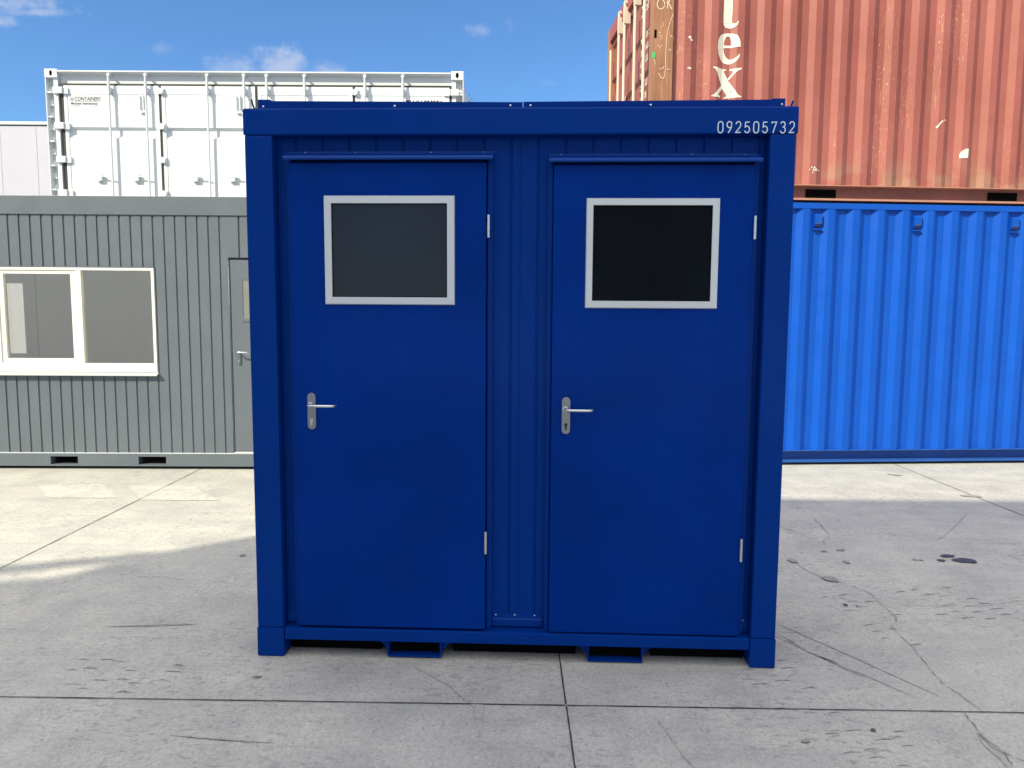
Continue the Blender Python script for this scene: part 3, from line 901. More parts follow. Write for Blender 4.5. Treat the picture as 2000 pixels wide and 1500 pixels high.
MB().box(0.8602, 1.5078, 0.018, 0.022, WZ0 + .0823, WZ1 - .0223).build('pane', M['glass'], win)
sl = MB(); sl.prism([(-0.045, .893), (-0.045, .905), (0.0, .924), (0.0, .912), (-0.043, .8925)], lambda y, z, x: (x, y, z), WX0 - .03, WX1 + .008)
sl.build('sill', M['sill'], win)
gu = MB(); gu.box(WX0 - .02, WX0 - .001, -0.02, 0.0, WZ0, WZ1); gu.box(WX0 - .02, WX1 + .004, -0.012, 0.0, WZ1 + .0005, WZ1 + .014)
build_parts(gu, 'shutter_guide', gm, win)
dr = MB()
for x in (0.17, 0.63, 0.92, 1.40):
    dr.box(x, x + .022, -0.0152, -0.0141, WZ0 + .022, WZ0 + .026)
build_parts(dr, 'drain_slot', M['trim'], win)
rs = MB()
for k in range(-2, 21):
    xk = pha + pit * k + 0.011
    for z in (0.35, 0.62, 1.2, 1.62, 2.02, 2.2):
        if (k * 7 + int(z * 10)) % 3 == 0 and not (WX0 - .05 < xk < WX1 + .02 and WZ0 - .1 < z < WZ1 + .05):
            screw(rs, xk, 0.0092, z, 0.0030)
build_parts(rs, 'rivet', M['screw'], G)
# cabin door
gd = MB().box(DX0 + .012, DX1 - .012, 0.012, 0.05, 0.16, DZ1 - .022)
gdo = gd.build('door', gm, G, bevel=0.002)
pf = MB()
pf.box(DX0, DX0 + .009, 0.006, 0.06, 0.157, DZ1 - .0005); pf.box(DX1 - .009, DX1, 0.006, 0.06, 0.157, DZ1 - .0005)
build_parts(pf, 'door_jamb', gm, G)
MB().box(DX0, DX1, 0.03, 0.055, DZ1 - .020, DZ1 - .001).build('door_head', M['trim'], G)
dw = MB()
for q in ((2.335, 2.90, 1.405, 1.436), (2.335, 2.90, 1.793, 1.835), (2.335, 2.349, 1.4362, 1.7928), (2.886, 2.90, 1.4362, 1.7928)):
    dw.box(q[0], q[1], 0.006, 0.0118, q[2], q[3])
dw.build('window_frame', gm, gdo, bevel=0.001)
MB().box(2.3492, 2.8858, 0.0095, 0.0115, 1.4364, 1.7926).build('window_pane', M['door_pane'], gdo)
hp = MB()
n = 10; w2, h2, hx, hz = 0.016, 0.066, 2.297, 1.068
out = [(hx + w2 * math.cos(R(180 * i / n)), hz + h2 - w2 + w2 * math.sin(R(180 * i / n))) for i in range(n + 1)] + \
      [(hx + w2 * math.cos(R(180 + 180 * i / n)), hz - h2 + w2 + w2 * math.sin(R(180 + 180 * i / n))) for i in range(n + 1)]
hp.prism(out, lambda a, b, y: (a, y, b), 0.002, 0.0118)
hp.build('handle_plate', M['steel'], gdo)
MB().tube([(hx, 0.001, 1.118), (hx, -0.035, 1.118), (hx + .008, -0.045, 1.118), (hx + .08, -0.045, 1.118), (hx + .098, -0.043, 1.112), (hx + .11, -0.03, 1.10), (hx + .112, -0.01, 1.098)], 0.0075, 10).build('lever_handle', M['zinc'], gdo, smooth=True)
MB().tube([(hx, 0.0018, 1.035), (hx, -0.004, 1.035)], 0.008, 12).build('lock_cylinder', M['zinc'], gdo)
MB().box(2.24, DX1, -0.024, 0.0, 0.1566, 0.168).build('threshold', M['silver'], G)

# ------------------------------------------------------------------ ISO container helper pieces
def castings(parent, L, Dp, H, mat, w=0.159, h=0.106, dp=0.145, hole=True):
    for x0 in (0, L - w):
        for y0 in (0, Dp - dp):
            for z0 in (0, H - h):
                front = y0 == 0
                b = MB(); b.box(x0, x0 + w, y0 + (0 if not front else 0.012), y0 + dp, z0, z0 + h)
                if front:       # pierced face plate
                    cx, cz = x0 + w / 2, z0 + h / 2
                    n = 12
                    inner = [(cx + 0.028 * math.cos(2 * math.pi * k / n) * (0.75), cz + 0.036 * math.sin(2 * math.pi * k / n)) for k in range(n)]
                    corners = [(x0 + w, z0 + h), (x0, z0 + h), (x0, z0), (x0 + w, z0)]
                    outer = []
                    for k in range(n):
                        a_ = 2 * math.pi * k / n
                        dx, dz = math.cos(a_), math.sin(a_)
                        s_ = min((w / 2) / max(abs(dx), 1e-6), (h / 2) / max(abs(dz), 1e-6))
                        outer.append((cx + dx * s_, cz + dz * s_))
                    vs = [(x, 0.0, z) for x, z in outer] + [(x, 0.0, z) for x, z in inner] + [(x, 0.0118, z) for x, z in inner]
                    fs = [(k, (k + 1) % n, n + (k + 1) % n, n + k) for k in range(n)] + [(n + k, n + (k + 1) % n, 2 * n + (k + 1) % n, 2 * n + k) for k in range(n)]
                    b.add(vs, fs)
                    for (cxx, czz) in corners:      # fill plate corners
                        j = min(range(n), key=lambda k: math.dist(outer[k], (cxx, czz)))
                        near = sorted(range(n), key=lambda k: math.dist(outer[k], (cxx, czz)))[:2]
                        b.add([(cxx, 0.0, czz), (outer[near[0]][0], 0.0, outer[near[0]][1]), (outer[near[1]][0], 0.0, outer[near[1]][1])], [(0, 1, 2)])
                    for (p0, p1) in zip(corners, corners[1:] + corners[:1]):
                        b.quad((p0[0], 0, p0[1]), (p1[0], 0, p1[1]), (p1[0], 0.012, p1[1]), (p0[0], 0.012, p0[1]))
                    b.add([(x, 0.0116, z) for x, z in inner], [tuple(range(n))], 1)
                b.build('corner_casting', [mat, M['black']], parent)


# ------------------------------------------------------------------ white side-opening container(s)
def white_container(label, group):
    T = thing('side_opening_container', label, 'shipping container', (-6.074, 9.94, 2.287), 0.0, group)
    wm = M['white']; L, Dp, H = 5.42, 2.18, 2.318
    castings(T, L, Dp, H, wm)
    for x0 in (0, L - .152):
        MB().box(x0, x0 + .152, Dp - .14, Dp - .01, .1062, H - .1062).build('corner_post', wm, T, bevel=0.004)
        s_ = x0 if x0 == 0 else x0 + .152
        sg = 1 if x0 == 0 else -1
        q = [(s_, .004), (s_ + sg * .010, .004), (s_ + sg * .010, .095), (s_ + sg * .098, .095), (s_ + sg * .098, .024), (s_ + sg * .152, .024), (s_ + sg * .152, .13), (s_, .13)]
        MB().prism(q, lambda a, b, z: (a, b, z), .1062, H - .1062).build('corner_post', wm, T)
    # header: bright lip on top, recessed web under it
    hd = MB(); hd.prism([(0.0, H - .018), (0.0, H - .034), (0.012, H - .040), (0.075, H - .062), (0.080, H - .172), (0.12, H - .172), (0.13, H - .018)], lambda y, z, x: (x, y, z), .1595, L - .1595)
    hd.build('top_rail', wm, T)
    MB().box(.1595, L - .1595, 0.02, 0.12, 0.012, 0.13).build('bottom_rail', wm, T, bevel=0.004)
    MB().box(.1595, L - .1595, Dp - .09, Dp - .02, H - .10, H - .02).build('back_top_rail', wm, T)
    MB().box(.1595, L - .1595, Dp - .09, Dp - .02, .02, .13).build('back_bottom_rail', wm, T)
    MB().box(.02, L - .02, .132, Dp - .092, H - .04, H - .03).build('roof', wm, T)
    for xx, s in ((0.02, 1), (L - .02, -1)):
        corr(.16, Dp - .145, .02, H - .03, 0.25, 0.2, 0.036, None, lambda x, y, z, xx=xx, s=s: (xx + s * y, x, z))[0].build('end_wall', wm, T)
    corr(.16, L - .16, .13, H - .10, 0.25, 0.2, 0.036, None, lambda x, y, z: (x, Dp - .03 - y, z))[0].build('back_wall', wm, T)
    # dark rubber seal round each leaf
    edges = [0.203, 1.474, 2.728, 3.995, 5.254]
    zt, zb = H - .200, .135
    gk = MB()
    gk.box(.19, L - .16, 0.036, 0.066, zt, H - .1725)
    for e in edges:
        gk.box(e - .0175, e + .0175, 0.033, 0.066, zb, zt - .0002)
    gk.build('door_seal', M['rubber'], T)
    sw = [4.274 - 2.287, 3.861 - 2.287, 3.782 - 2.287]
    bars = [0.836, 1.313, 2.108, 2.585, 2.877, 3.367, 4.148, 4.638]
    cams = [0.672, 1.156, 1.93, 2.416, 3.05, 3.53, 4.31, 4.80]
    for i in range(4):
        x0, x1 = edges[i] + .018, edges[i + 1] - .018
        d = MB()
        ys = 0.029
        # leaf outline frame
        d.box(x0, x0 + .045, 0.026, 0.075, zb, zt)
        d.box(x1 - .045, x1, 0.026, 0.075, zb, zt)
        d.box(x0 + .0452, x1 - .0452, 0.0275, 0.075, zt - .105, zt)
        d.box(x0 + .0452, x1 - .0452, 0.0275, 0.075, zb, zb + .05)
        # panel with a pressed swage
        prof = [(ys + .003, zt - .1052), (ys + .003, sw[1] + .02), (ys + .034, sw[1] - .008), (ys + .034, sw[2] - .010), (ys + .003, sw[2] - .045),
                (ys + .003, .30), (ys + .034, .28), (ys + .034, .22), (ys + .003, .20), (ys + .003, zb + .0502)]
        vs = []
        for y, z in prof:
            vs += [(x0 + .0452, y, z), (x1 - .0452, y, z)]
        d.add(vs, [(2 * k, 2 * k + 1, 2 * k + 3, 2 * k + 2) for k in range(len(prof) - 1)])
        leaf = d.build('door_leaf', wm, T)
        for bx in bars[2 * i:2 * i + 2]:
            b = MB()
            b.tube([(bx, -0.022, .03), (bx, -0.022, H - .075)], 0.0135, 10)
            b.tube([(bx - .02, -0.022, H - .082), (bx + .02, -0.022, H - .082)], 0.014, 8)
            b.box(bx - .012, bx + .012, -0.03, 0.07, H - .079, H - .060)
            b.tube([(bx, -0.022, H - .20), (bx, -0.022, H - .33)], 0.019, 10)
            b.tube([(bx, -0.022, .52), (bx, -0.022, .60)], 0.019, 10)
            b.tube([(bx, -0.022, H - .075), (bx, -0.022, H - .055)], 0.010, 8)
            b.box(bx - .026, bx + .026, -0.020, 0.026, H - .29, H - .235)
            b.box(bx - .026, bx + .026, -0.020, 0.026, .56, .60)
            b.build('locking_bar', wm, leaf, smooth=True)
        for cx in cams[2 * i:2 * i + 2]:
            zc = 3.243 - 2.287
            b = MB()
            b.tube([(cx - .09, -0.008, zc + .004), (cx + .075, -0.010, zc), (cx + .15, -0.014, zc - .01)], 0.008, 6)
            b.box(cx - .013, cx + .013, -0.012, 0.028, zc - .045, zc + .03)
            b.tube([(cx + .02, -0.014, zc + .02), (cx, -0.018, zc + .048), (cx - .025, -0.014, zc + .035)], 0.006, 6)
            b.box(cx - .06, cx + .02, -0.005, 0.028, zc - .055, zc - .04)
            b.build('bar_handle', wm, leaf)
        hx_ = (edges[i] + edges[i + 1]) / 2 + .36
        if i in (0, 1):
            hb = MB(); hx_ = (1.233, 2.49)[i]
            z0_, z1_ = 4.060 - 2.287, 4.286 - 2.287
            hb.box(hx_ - .03, hx_ - .018, 0.008, 0.034, z0_ + .05, z1_); hb.box(hx_ + .018, hx_ + .03, 0.008, 0.034, z0_ + .05, z1_)
            hb.box(hx_ - .022, hx_ + .022, 0.004, 0.034, z0_, z0_ + .02)
            hb.build('hasp_box', wm, leaf)
    hz_ = [2.052, 1.605, 1.176, 0.748, 0.32]
    for j, e in enumerate(edges):
        for z in hz_:
            if j in (0, 4):
                s = 1 if j == 0 else -1
                b = MB()
                xa, xb = sorted((e - s * .105, e + s * .015)); b.box(xa, xb, -0.006, 0.034, z - .040, z + .040)
                xa, xb = sorted((e + s * .016, e + s * .085)); b.box(xa, xb, 0.006, 0.034, z - .044, z + .034)
                b.tube([(e + s * .012, -0.004, z - .04), (e + s * .012, -0.004, z + .04)], 0.012, 8)
                b.build('door_hinge', wm, T, bevel=0.002)
            elif j in (1, 3):
                b = MB()
                b.box(e - .030, e - .004, 0.006, 0.034, z - .035, z + .03)
                b.box(e + .004, e + .06, 0.004, 0.034, z - .045, z + .032)
                b.prism([(e + .005, z + .04), (e + .05, z + .018), (e + .05, z - .03), (e + .005, z - .045)], lambda p, q, y: (p, y, q), -0.008, 0.003)
                b.build('fold_hinge', wm, T)
    lug = MB()
    for k in range(13):
        z = .16 + k * .155
        if z < H - .22:
            for x0 in (0.0105, L - .0705):
                lug.box(x0, x0 + .060, 0.012 + .03 * (k % 2), 0.060, z, z + .018)
                lug.box(x0, x0 + .045, 0.050, 0.0945, z + .02, z + .075)
    build_parts(lug, 'post_lug', wm, T)
    pr = MB(); yt = 0.0300
    F = lambda ox, oz: (lambda p, q: (ox + p, yt, oz + q))
    z0 = 4.205 - 2.287
    pr2 = MB()
    text_faces(pr, 'CONTAINERS', 0.067, F(.352, z0 + .012), 0.83, 0.25)
    text_faces(pr, 'Mechanic International', 0.047, F(.306, z0 - .040), 0.80)
    text_faces(pr, '+49 40 250 80 40', 0.016, F(.307, z0 - .062), 1.0)
    text_faces(pr, 'CONTAINERS', 0.016, F(.58, z0 - .062), 0.9)
    pr.ribbon([(.362, z0 + .002), (.67, z0 + .002)], 0.0035, lambda p, q: (p, yt, q))
    for k in range(3):      # small emblem: an m of three bars with a mast over it
        pr.ribbon([(.307 + k * .0165, z0 + .002), (.307 + k * .0165, z0 + .034)], 0.0060, lambda p, q: (p, yt, q))
    pr.ribbon([(.304, z0 + .038), (.344, z0 + .038)], 0.0055, lambda p, q: (p, yt, q))
    pr.ribbon([(.324, z0 + .042), (.324, z0 + .062)], 0.0030, lambda p, q: (p, yt, q))
    pr.build('maker_lettering', M['print'], T)
    cd = MB()
    text_faces(cd, 'TLNU 920221   0', 0.132, lambda p, q: (4.668 + p, 0.0275, 1.866 + q), 0.62)
    cd.build('container_number', M['print'], T)
    return T


WH = white_container('white side-opening container with folding doors, topmost of its stack behind the grey cabin', 'white side-opening containers')
W2 = copy_tree(WH)
W2.location = (-6.074 * K, 9.94 * K, 0)
W2.scale = (1, 1, 0.9866)
W2['label'] = 'white container under the upper one, glimpsed through the grey cabin window'

# ------------------------------------------------------------------ corrugated containers on the right
BA = (2.731586, 7.333442); BR = R(4.02602)
ux, uy = math.cos(BR), math.sin(BR)
def bl_pt(s, y=0.0):
    return (BA[0] + ux * s - uy * y, BA[1] + uy * s + ux * y)
X0 = -1.44
CL, CD = 10.9, 2.18
ox, oy = bl_pt(X0)

BC = thing('shipping_container', 'bright blue corrugated container on the ground right of the blue cabin', 'shipping container', (ox, oy, 0), BR)
bm_ = M['sky_blue']; H = 2.591
castings(BC, CL, CD, H, bm_)
for x0 in (0.0, CL - .15):
    for y0 in (0.006, CD - .13):
        MB().box(x0, x0 + .15, y0, y0 + .12, .1062, H - .1062).build('corner_post', bm_, BC, bevel=0.004)
sh = 1.44
ph = 0.470 + sh
m_, yat_b, _ = corr(.15, CL - .15, .152, 2.529, 0.2525, ph, 0.036)
m_.build('side_wall', bm_, BC)
MB().box(.16, CL - .16, -0.003, 0.055, 2.5295, 2.586).build('top_rail', bm_, BC, bevel=0.003)
b = MB(); b.box(.16, CL - .16, -0.004, 0.125, .1440, .1515); b.box(.16, CL - .16, 0.082, 0.125, .0481, .1439)
b.box(.16, CL - .16, -0.004, 0.125, .029, .048)
b.build('bottom_rail', M['blue_rail'], BC)
corr(.15, CL - .15, .15, 2.529, 0.2525, ph, 0.036, None, lambda x, y, z: (x, CD - y, z))[0].build('back_wall', bm_, BC)
for xx, s in ((0.01, 1), (CL - .01, -1)):
    corr(.13, CD - .13, .03, 2.58, 0.2525, 0.2, 0.036, None, lambda x, y, z, xx=xx, s=s: (xx + s * y, x, z))[0].build('end_wall', bm_, BC)
MB().box(.03, CL - .03, .056, CD - .03, 2.56, 2.572).build('roof', bm_, BC)
for j in range(9):
    # lashing boxes: wedge pocket in the recesses under the top rail
    xl = 0.246 + sh + 1.01 * (j - 1) - 0.0
    xl += 0.0
    lb = MB()
    lb.prism([(0.033, 2.485), (0.004, 2.478), (-0.003, 2.470), (-0.003, 2.385), (0.033, 2.352)], lambda y, z, x: (x, y, z), xl - .034, xl + .034)
    lb.box(xl - .042, xl + .038, -0.001, 0.030, 2.330, 2.340)
    lo = lb.build('lashing_box', bm_, BC)
    MB().prism([(-0.0035, 2.394), (-0.0045, 2.388), (0.026, 2.3545), (0.026, 2.366)], lambda y, z, x: (x, y, z), xl - .024, xl + .028).build('opening', M['trim'], lo)

RC = thing('shipping_container', 'weathered red container stacked on the bright blue one, cream letters on its side', 'shipping container', (ox, oy, 2.5915), BR)
rm = M['red']; RH = 2.318
castings(RC, CL, CD, RH, M['rust'])
for x0 in (0.0, CL - .2):
    for y0 in (0.002, CD - .13):
        MB().box(x0, x0 + .20, y0, y0 + .12, .1062, RH - .1062).build('corner_post', M['rust'], RC, bevel=0.004)
rph = -0.277 + 0.028 + sh + 0.006
m_, yat_r, brk = corr(.212, CL - .2, .166, RH - .065, 0.2533, rph, 0.036)
m_.build('side_wall', rm, RC)
corr(.2, CL - .2, .15, RH - .06, 0.2533, rph, 0.036, None, lambda x, y, z: (x, CD - y, z))[0].build('back_wall', rm, RC)
MB().box(.16, CL - .16, -0.003, 0.055, RH - .0645, RH - .005).build('top_rail', rm, RC, bevel=0.003)
b = MB(); b.box(.16, CL - .16, -0.006, 0.13, .1585, .1655, 1); b.box(.16, CL - .16, 0.075, 0.13, .0381, .1584, 0)
b.box(.16, CL - .16, -0.006, 0.13, .020, .038, 1)
b.build('bottom_rail', [M['red_dark'], M['red_lip']], RC)
fp = MB()
for x0, x1 in ((0.135 + sh, 0.440 + sh), (2.005 + sh, 2.31 + sh)):
    fp.box(x0, x1, 0.066, 0.0748, .0385, .1335)
build_parts(fp, 'fork_pocket', M['black'], RC)
MB().box(.03, CL - .03, .056, CD - .03, RH - .03, RH - .02).build('roof', rm, RC)
MB().box(CL - .03, CL - .02, .12, CD - .12, .02, RH - .02).build('far_end', rm, RC)
MB().box(.02, CL - .02, .131, CD - .02, .10, .15).build('floor', M['red_dark'], RC)

# letters painted on the corrugation
GL_E = [(445, 670), (450, 570), (468, 520), (492, 483), (530, 457), (590, 447), (650, 455), (700, 483), (728, 530), (743, 585), (748, 650), (535, 660), (542, 720), (560, 772), (590, 808), (625, 825), (662, 822), (695, 800),
        (738, 745), (738, 790), (712, 838), (680, 868), (640, 888), (590, 892), (535, 872), (492, 828), (460, 765)]
HO_E = [(538, 622), (544, 560), (563, 508), (590, 487), (616, 500), (633, 545), (640, 622)]
GL_X = [(392, 942), (580, 965), (580, 982), (552, 985), (550, 1000), (600, 1100), (645, 1050), (665, 1010), (660, 988), (625, 982), (628, 962), (770, 950), (770, 970), (735, 985), (695, 1015), (612, 1125), (712, 1305), (740, 1340), (778, 1358),
        (778, 1372), (560, 1385), (560, 1368), (590, 1355), (590, 1335), (538, 1240), (490, 1305), (478, 1335), (505, 1352), (505, 1376), (380, 1370), (380, 1354), (415, 1340), (518, 1200), (445, 1015), (425, 975), (394, 958)]
GL_T = [(525, -250), (455, -250), (455, -285), (525, -300), (590, -420), (640, -430), (640, -285), (725, -285), (725, -250), (640, -250), (634, 285), (645, 310), (665, 318), (688, 308), (712, 275), (708, 312), (692, 345), (655, 372), (600, 380), (555, 367), (527, 325), (519, 280)]
def lx(cx, cy):
    return (-0.813 + (cx - 445) * 0.000727 + sh, 4.150 - (cy - 447) * 0.000640 - 2.5915)
def letter(poly, hole=None):
    from mathutils.geometry import tessellate_polygon
    loops = [[Vector((*lx(*p), 0)) for p in poly]] + ([[Vector((*lx(*p), 0)) for p in hole]] if hole else [])
    tris = tessellate_polygon(loops)
    bm = bmesh.new()
    vv = [bm.verts.new((p.x, 0, p.y)) for l in loops for p in l]
    for t in tris:
        if len(set(t)) == 3:
            bm.faces.new([vv[i] for i in t])
    xs = [v.co.x for v in bm.verts]
    for bx in brk:
        if min(xs) < bx < max(xs):
            bmesh.ops.bisect_plane(bm, geom=bm.verts[:] + bm.edges[:] + bm.faces[:], plane_co=(bx, 0, 0), plane_no=(1, 0, 0))
    o = MB()
    bm.verts.ensure_lookup_table()
    idx = {v: i for i, v in enumerate(bm.verts)}
    o.add([(v.co.x, yat_r(v.co.x) - 0.003, v.co.z) for v in bm.verts], [tuple(idx[v] for v in f.verts) for f in bm.faces])
    bm.free()
    return o
for nm, pl, ho in (('t', GL_T, None), ('e', GL_E, HO_E), ('x', GL_X, None)):
    letter(pl, ho).build('painted_letter', M['letter'], RC)
# stickers and scrapes on the side
sq = MB()
def decal(pts):
    bm = bmesh.new()
    f = bm.faces.new([bm.verts.new((x + sh, 0, z - 2.5915)) for x, z in pts])
    xs = [v.co.x for v in bm.verts]
    for bx in brk:
        if min(xs) < bx < max(xs):
            bmesh.ops.bisect_plane(bm, geom=bm.verts[:] + bm.edges[:] + bm.faces[:], plane_co=(bx, 0, 0), plane_no=(1, 0, 0))
    idx = {v: i for i, v in enumerate(bm.verts)}
    sq.add([(v.co.x, yat_r(v.co.x) - 0.0022, v.co.z) for v in bm.verts], [tuple(idx[v] for v in f.verts) for f in bm.faces])
    bm.free()
P2 = lambda px, py: (2.326 + (px - 2000) * 0.00526 + (py - 371) * 0.0003, 2.745 + (371 - py) * 0.00497)
decal([P2(1873, 305), P2(1876, 299), P2(1884, 294), P2(1892, 293), P2(1891, 304), P2(1890, 311), P2(1873, 312)])
for k in range(14):
    cx, cy = 1592 + random.gauss(0, 4), 339 + random.gauss(0, 3)
    decal([P2(cx - 1.5, cy), P2(cx, cy - random.uniform(1, 3)), P2(cx + random.uniform(1, 3), cy), P2(cx, cy + 1.5)])
decal([P2(1827, 254), P2(1834, 245), P2(1840, 240), P2(1841, 242), P2(1835, 248), P2(1829, 256)])
decal([P2(1842, 239), P2(1846, 240), P2(1848, 242), P2(1843, 241)])
P3 = lambda px, py: (-1.439 + (px - 1274) * 0.0049, 3.955 - (py - 100) * 0.00466)
for (cx, cy, a_, b_) in ((1346, 71, 3.5, 3), (1350, 76, 3, 2.5), (1347, 131, 5, 2.2), (1345, 130, 2, 2)):
    decal([P3(cx - a_, cy), P3(cx, cy - b_), P3(cx + a_, cy - b_ * .4), P3(cx + a_ * .6, cy + b_)])
build_parts(sq, 'paint_scrape', M['letter'], RC)
# chalk writing on the corner post
ck = MB()
def st(pts, w_=0.007, k=[0]):
    k[0] += 1
    ck.ribbon([(P3(*p)[0] + sh, P3(*p)[1] - 2.5915) for p in pts], w_, lambda p, q, yy=-0.0005 - 0.00015 * k[0]: (p, yy, q))
st(arc(1288.5, 9, 7.2, -9.5, 0, 350, 16))
st([(1301.5, 0), (1301.5, 17)]); st([(1309, -6), (1303, 6), (1310, 18)])
st([(1315 - 2, 26), (1308, 40), (1302, 62), (1300, 100), (1300, 135), (1299, 148), (1296, 153), (1292, 151), (1287, 142)], 0.005)
st([(1294, 44), (1294, 50), (1290, 54)], 0.004); st([(1276, 114), (1281, 126)], 0.004)
for (a_, b_) in ((1286, 65), (1288, 68), (1290, 75), (1308, 68), (1284, 88), (1288, 92), (1290, 88), (1306, 97), (1288, 132), (1293, 133), (1304, 134)):
    st([(a_, b_), (a_ + random.uniform(1, 3), b_ + random.uniform(-3, 3)), (a_ + random.uniform(2, 5), b_ + random.uniform(-1, 4))], 0.0045)
ck.build('chalk_marks', M['chalk'], RC)
MB().box(P3(1277, 0)[0] + sh, P3(1281.5, 0)[0] + sh, -0.0012, 0.0, P3(0, 74)[1] - 2.5915, P3(0, 58)[1] - 2.5915).build('slot', M['black'], RC)
MB().box(0.0, 0.028, -0.0015, 0.0, P3(0, 113)[1] - 2.5915, P3(0, 102)[1] - 2.5915).build('green_tag', M['green'], RC)
# door end (faces the camera's left); local x < 0.03, y runs back
EY = CD
e = MB()
fe = lambda y, z, x: (x, y, z)
for k, (ya, yb_) in enumerate(((0.125, 1.085), (1.095, 2.05))):
    d = MB()
    prof = [(0.035, .17)]
    z = .30
    while z < RH - .4:
        prof += [(0.035, z), (0.062, z + .03), (0.062, z + .17), (0.035, z + .20)]
        z += .40
    prof += [(0.035, RH - .17)]
    vs = []
    for x, zz in prof:
        vs += [(x, ya, zz), (x, yb_, zz)]
    d.add(vs, [(2 * i, 2 * i + 1, 2 * i + 3, 2 * i + 2) for i in range(len(prof) - 1)])
    leaf = d.build('end_door', rm, RC)
    for yb2 in ((0.24, 0.64) if k == 0 else (0.95 + .18, 1.42)):
        b = MB()
        b.tube([(-0.022, yb2, .05), (-0.022, yb2, RH - .07)], 0.0165, 10)
        for zz in (RH - .21,):
            b.box(-0.036, 0.034, yb2 - .026, yb2 + .026, zz - .085, zz + .085)
        b.box(-0.030, 0.034, yb2 - .02, yb2 + .02, RH - .085, RH - .05)
        b.build('locking_bar', M['cream'], leaf)
MB().box(0.0, 0.06, 0.122, 2.05, RH - .165, RH - .006).build('end_header', rm, RC)
MB().box(0.0, 0.06, 0.122, 2.05, .01, .165).build('end_sill', rm, RC)
MB().tube([(-0.010, 1.93, .10), (-0.010, 1.93, RH - .30)], 0.014, 8).build('hinge_pin', M['cream'], RC)
et = MB()
def etx(s, size, y0, z0, sx=1.0):
    text_faces(et, s, size, lambda p, q: (0.0335, y0 - p, z0 + q), sx)
etx('TEX', 0.42, 1.95, 1.02, 0.9)
etx('22G1', 0.16, 0.60, 1.88, 0.9)
for i, s in enumerate(('MAX. GROSS', '30.480 KGS', '67.200 LBS', 'TARE', '2.230 KGS', '4.920 LBS', 'NET', '28.250 KGS', '62.280 LBS')):
    etx(s, 0.085, 0.60, 1.62 - i * .115, 0.8)
et.build('end_lettering', M['letter'], RC)

# ------------------------------------------------------------------ pale hall far left
HL = thing('warehouse', 'pale grey panelled warehouse far left behind the grey cabin', 'building', (-20, 18, 0))
wl = MB()
x = -12.0
xs = []
p0 = 7.88 - 0.855 * 22
x = p0
while x < 12.4:
    x1 = min(x + .855, 12.5)
    wl.box(x + .004, x1 - .004, 0, .12, 0, 5.80)
    x += .855
build_parts(wl, 'wall_panel', M['hall_far'], HL)
MB().box(p0, 12.5, 0.012, 8, 0.0, 5.78).build('hall_core', M['trim'], HL)
MB().box(p0, 12.5, -0.03, 8, 5.835, 5.90).build('roof_edge', M['white'], HL)
MB().box(p0, 12.5, -0.004, 8, 5.802, 5.834).build('gutter_gap', M['trim'], HL)

# ------------------------------------------------------------------ unseen hall added behind the photographer, outline shaped to shade the yard
HB = thing('shadow_casting_hall', 'unseen tall pale hall added behind the camera, outline shaped to shadow the yard', 'building', (0, -2.37, 0))
outl = [(-8.95, 7.0), (-8.95, 7.62), (-8.91, 7.66), (-8.76, 7.71), (-8.69, 7.79), (-8.735, 8.0), (-8.745, 8.16), (-8.70, 8.42), (-8.60, 8.69), (-8.25, 9.35), (-7.7, 9.85), (-7.2, 10.0), (-3.2, 10.0), (-3.2, 0), (-8.95, 0)]
outl = [(p - 0.1667 * q, q) if q > 0 else (p - 1.35, q) for p, q in outl]
outl[-3] = (-4.9, 10.0); outl[-2] = (-4.9, 0); outl[-1] = (-10.12, 0)
MB().prism(outl, lambda p, q, y: (p, y, q), 0, -7).build('main_wall', M['hall'], HB)
MB().box(-34, -10.13, -9, -0.002, 0, 7.62).build('annex', M['hall'], HB)
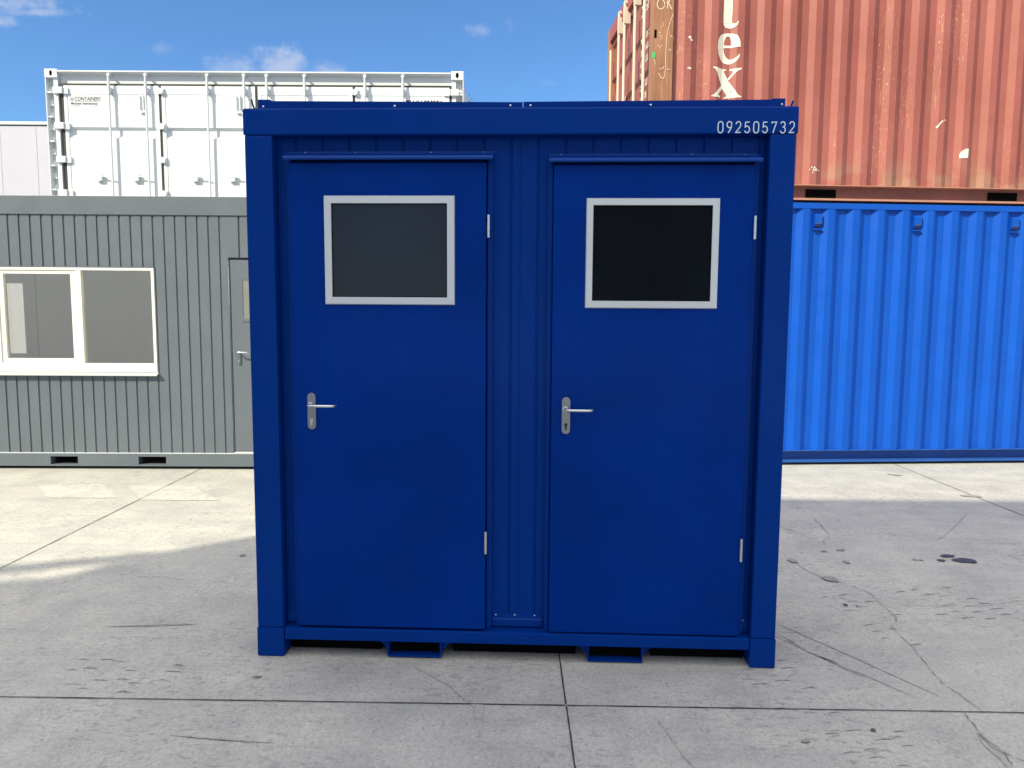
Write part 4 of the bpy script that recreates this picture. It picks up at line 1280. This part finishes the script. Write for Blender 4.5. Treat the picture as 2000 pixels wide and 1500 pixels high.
MB().tube([(p - 0.1667 * q, -0.02, q) for p, q in ((-8.72, 8.22), (-9.02, 8.03), (-9.40, 7.78), (-9.62, 7.60))], 0.075, 8).build('shadow_line_pipe', M['silver'], HB)  # unseen pipe added to throw the thin shadow line
wn = MB()
for i in range(2):
    wn.box(-9.5 + i * 2.4, -7.9 + i * 2.4, 0.001, 0.02, 4.6, 5.6)
build_parts(wn, 'window', M['pane_dark'], HB)

# ------------------------------------------------------------------ tree behind the white container
TR = thing('tree', 'leafy green tree top peeping out right of the white container', 'tree', (-1.9, 15.5, 0))
tk = MB()
tk.tube([(0, 0, 0), (.04, 0, 1.6), (0.0, 0.05, 3.2), (.05, 0, 4.6)], [.16, .12, .09, .05], 9)
tips = []
rt = random.Random(5)
for i in range(16):
    a_ = i * 2.4; z = 2.6 + i * .14; r = 0.55 + 0.45 * rt.random()
    p1 = (r * .5 * math.cos(a_), r * .5 * math.sin(a_), z + .35); p2 = (r * math.cos(a_), r * math.sin(a_), z + .8)
    tk.tube([(0.02, 0, z), p1, p2], [.045, .028, .01], 6)
    tips += [p1, p2]
tips += [(.55, 0, 5.35), (.75, .1, 5.5), (.35, 0, 5.6), (.85, 0, 5.2), (0, 0, 5.5), (.70, 0, 5.66), (.78, .1, 5.45)]
for t_ in tips[-7:]:
    tk.tube([(.04, 0, 4.4), (t_[0] * .6, t_[1], 4.9), t_], [.035, .02, .006], 5)
tk.build('trunk', M['bark'], TR, smooth=True)
lf = MB()
for c in tips:
    for _ in range(150):
        d = Vector((rt.gauss(0, 1), rt.gauss(0, 1), rt.gauss(0, .8))).normalized() * (0.42 * rt.random() ** .5)
        p = Vector(c) + d
        n_ = Vector((rt.uniform(-1, 1), rt.uniform(-1, 1), rt.uniform(-.2, 1))).normalized()
        s_ = n_.orthogonal().normalized(); t_ = n_.cross(s_)
        q = rt.uniform(.022, .04)
        lf.add([p - s_ * q, p - t_ * q * .5, p + s_ * q, p + t_ * q * .5], [(0, 1, 2, 3)])
lf.build('crown', M['leaf'], TR)
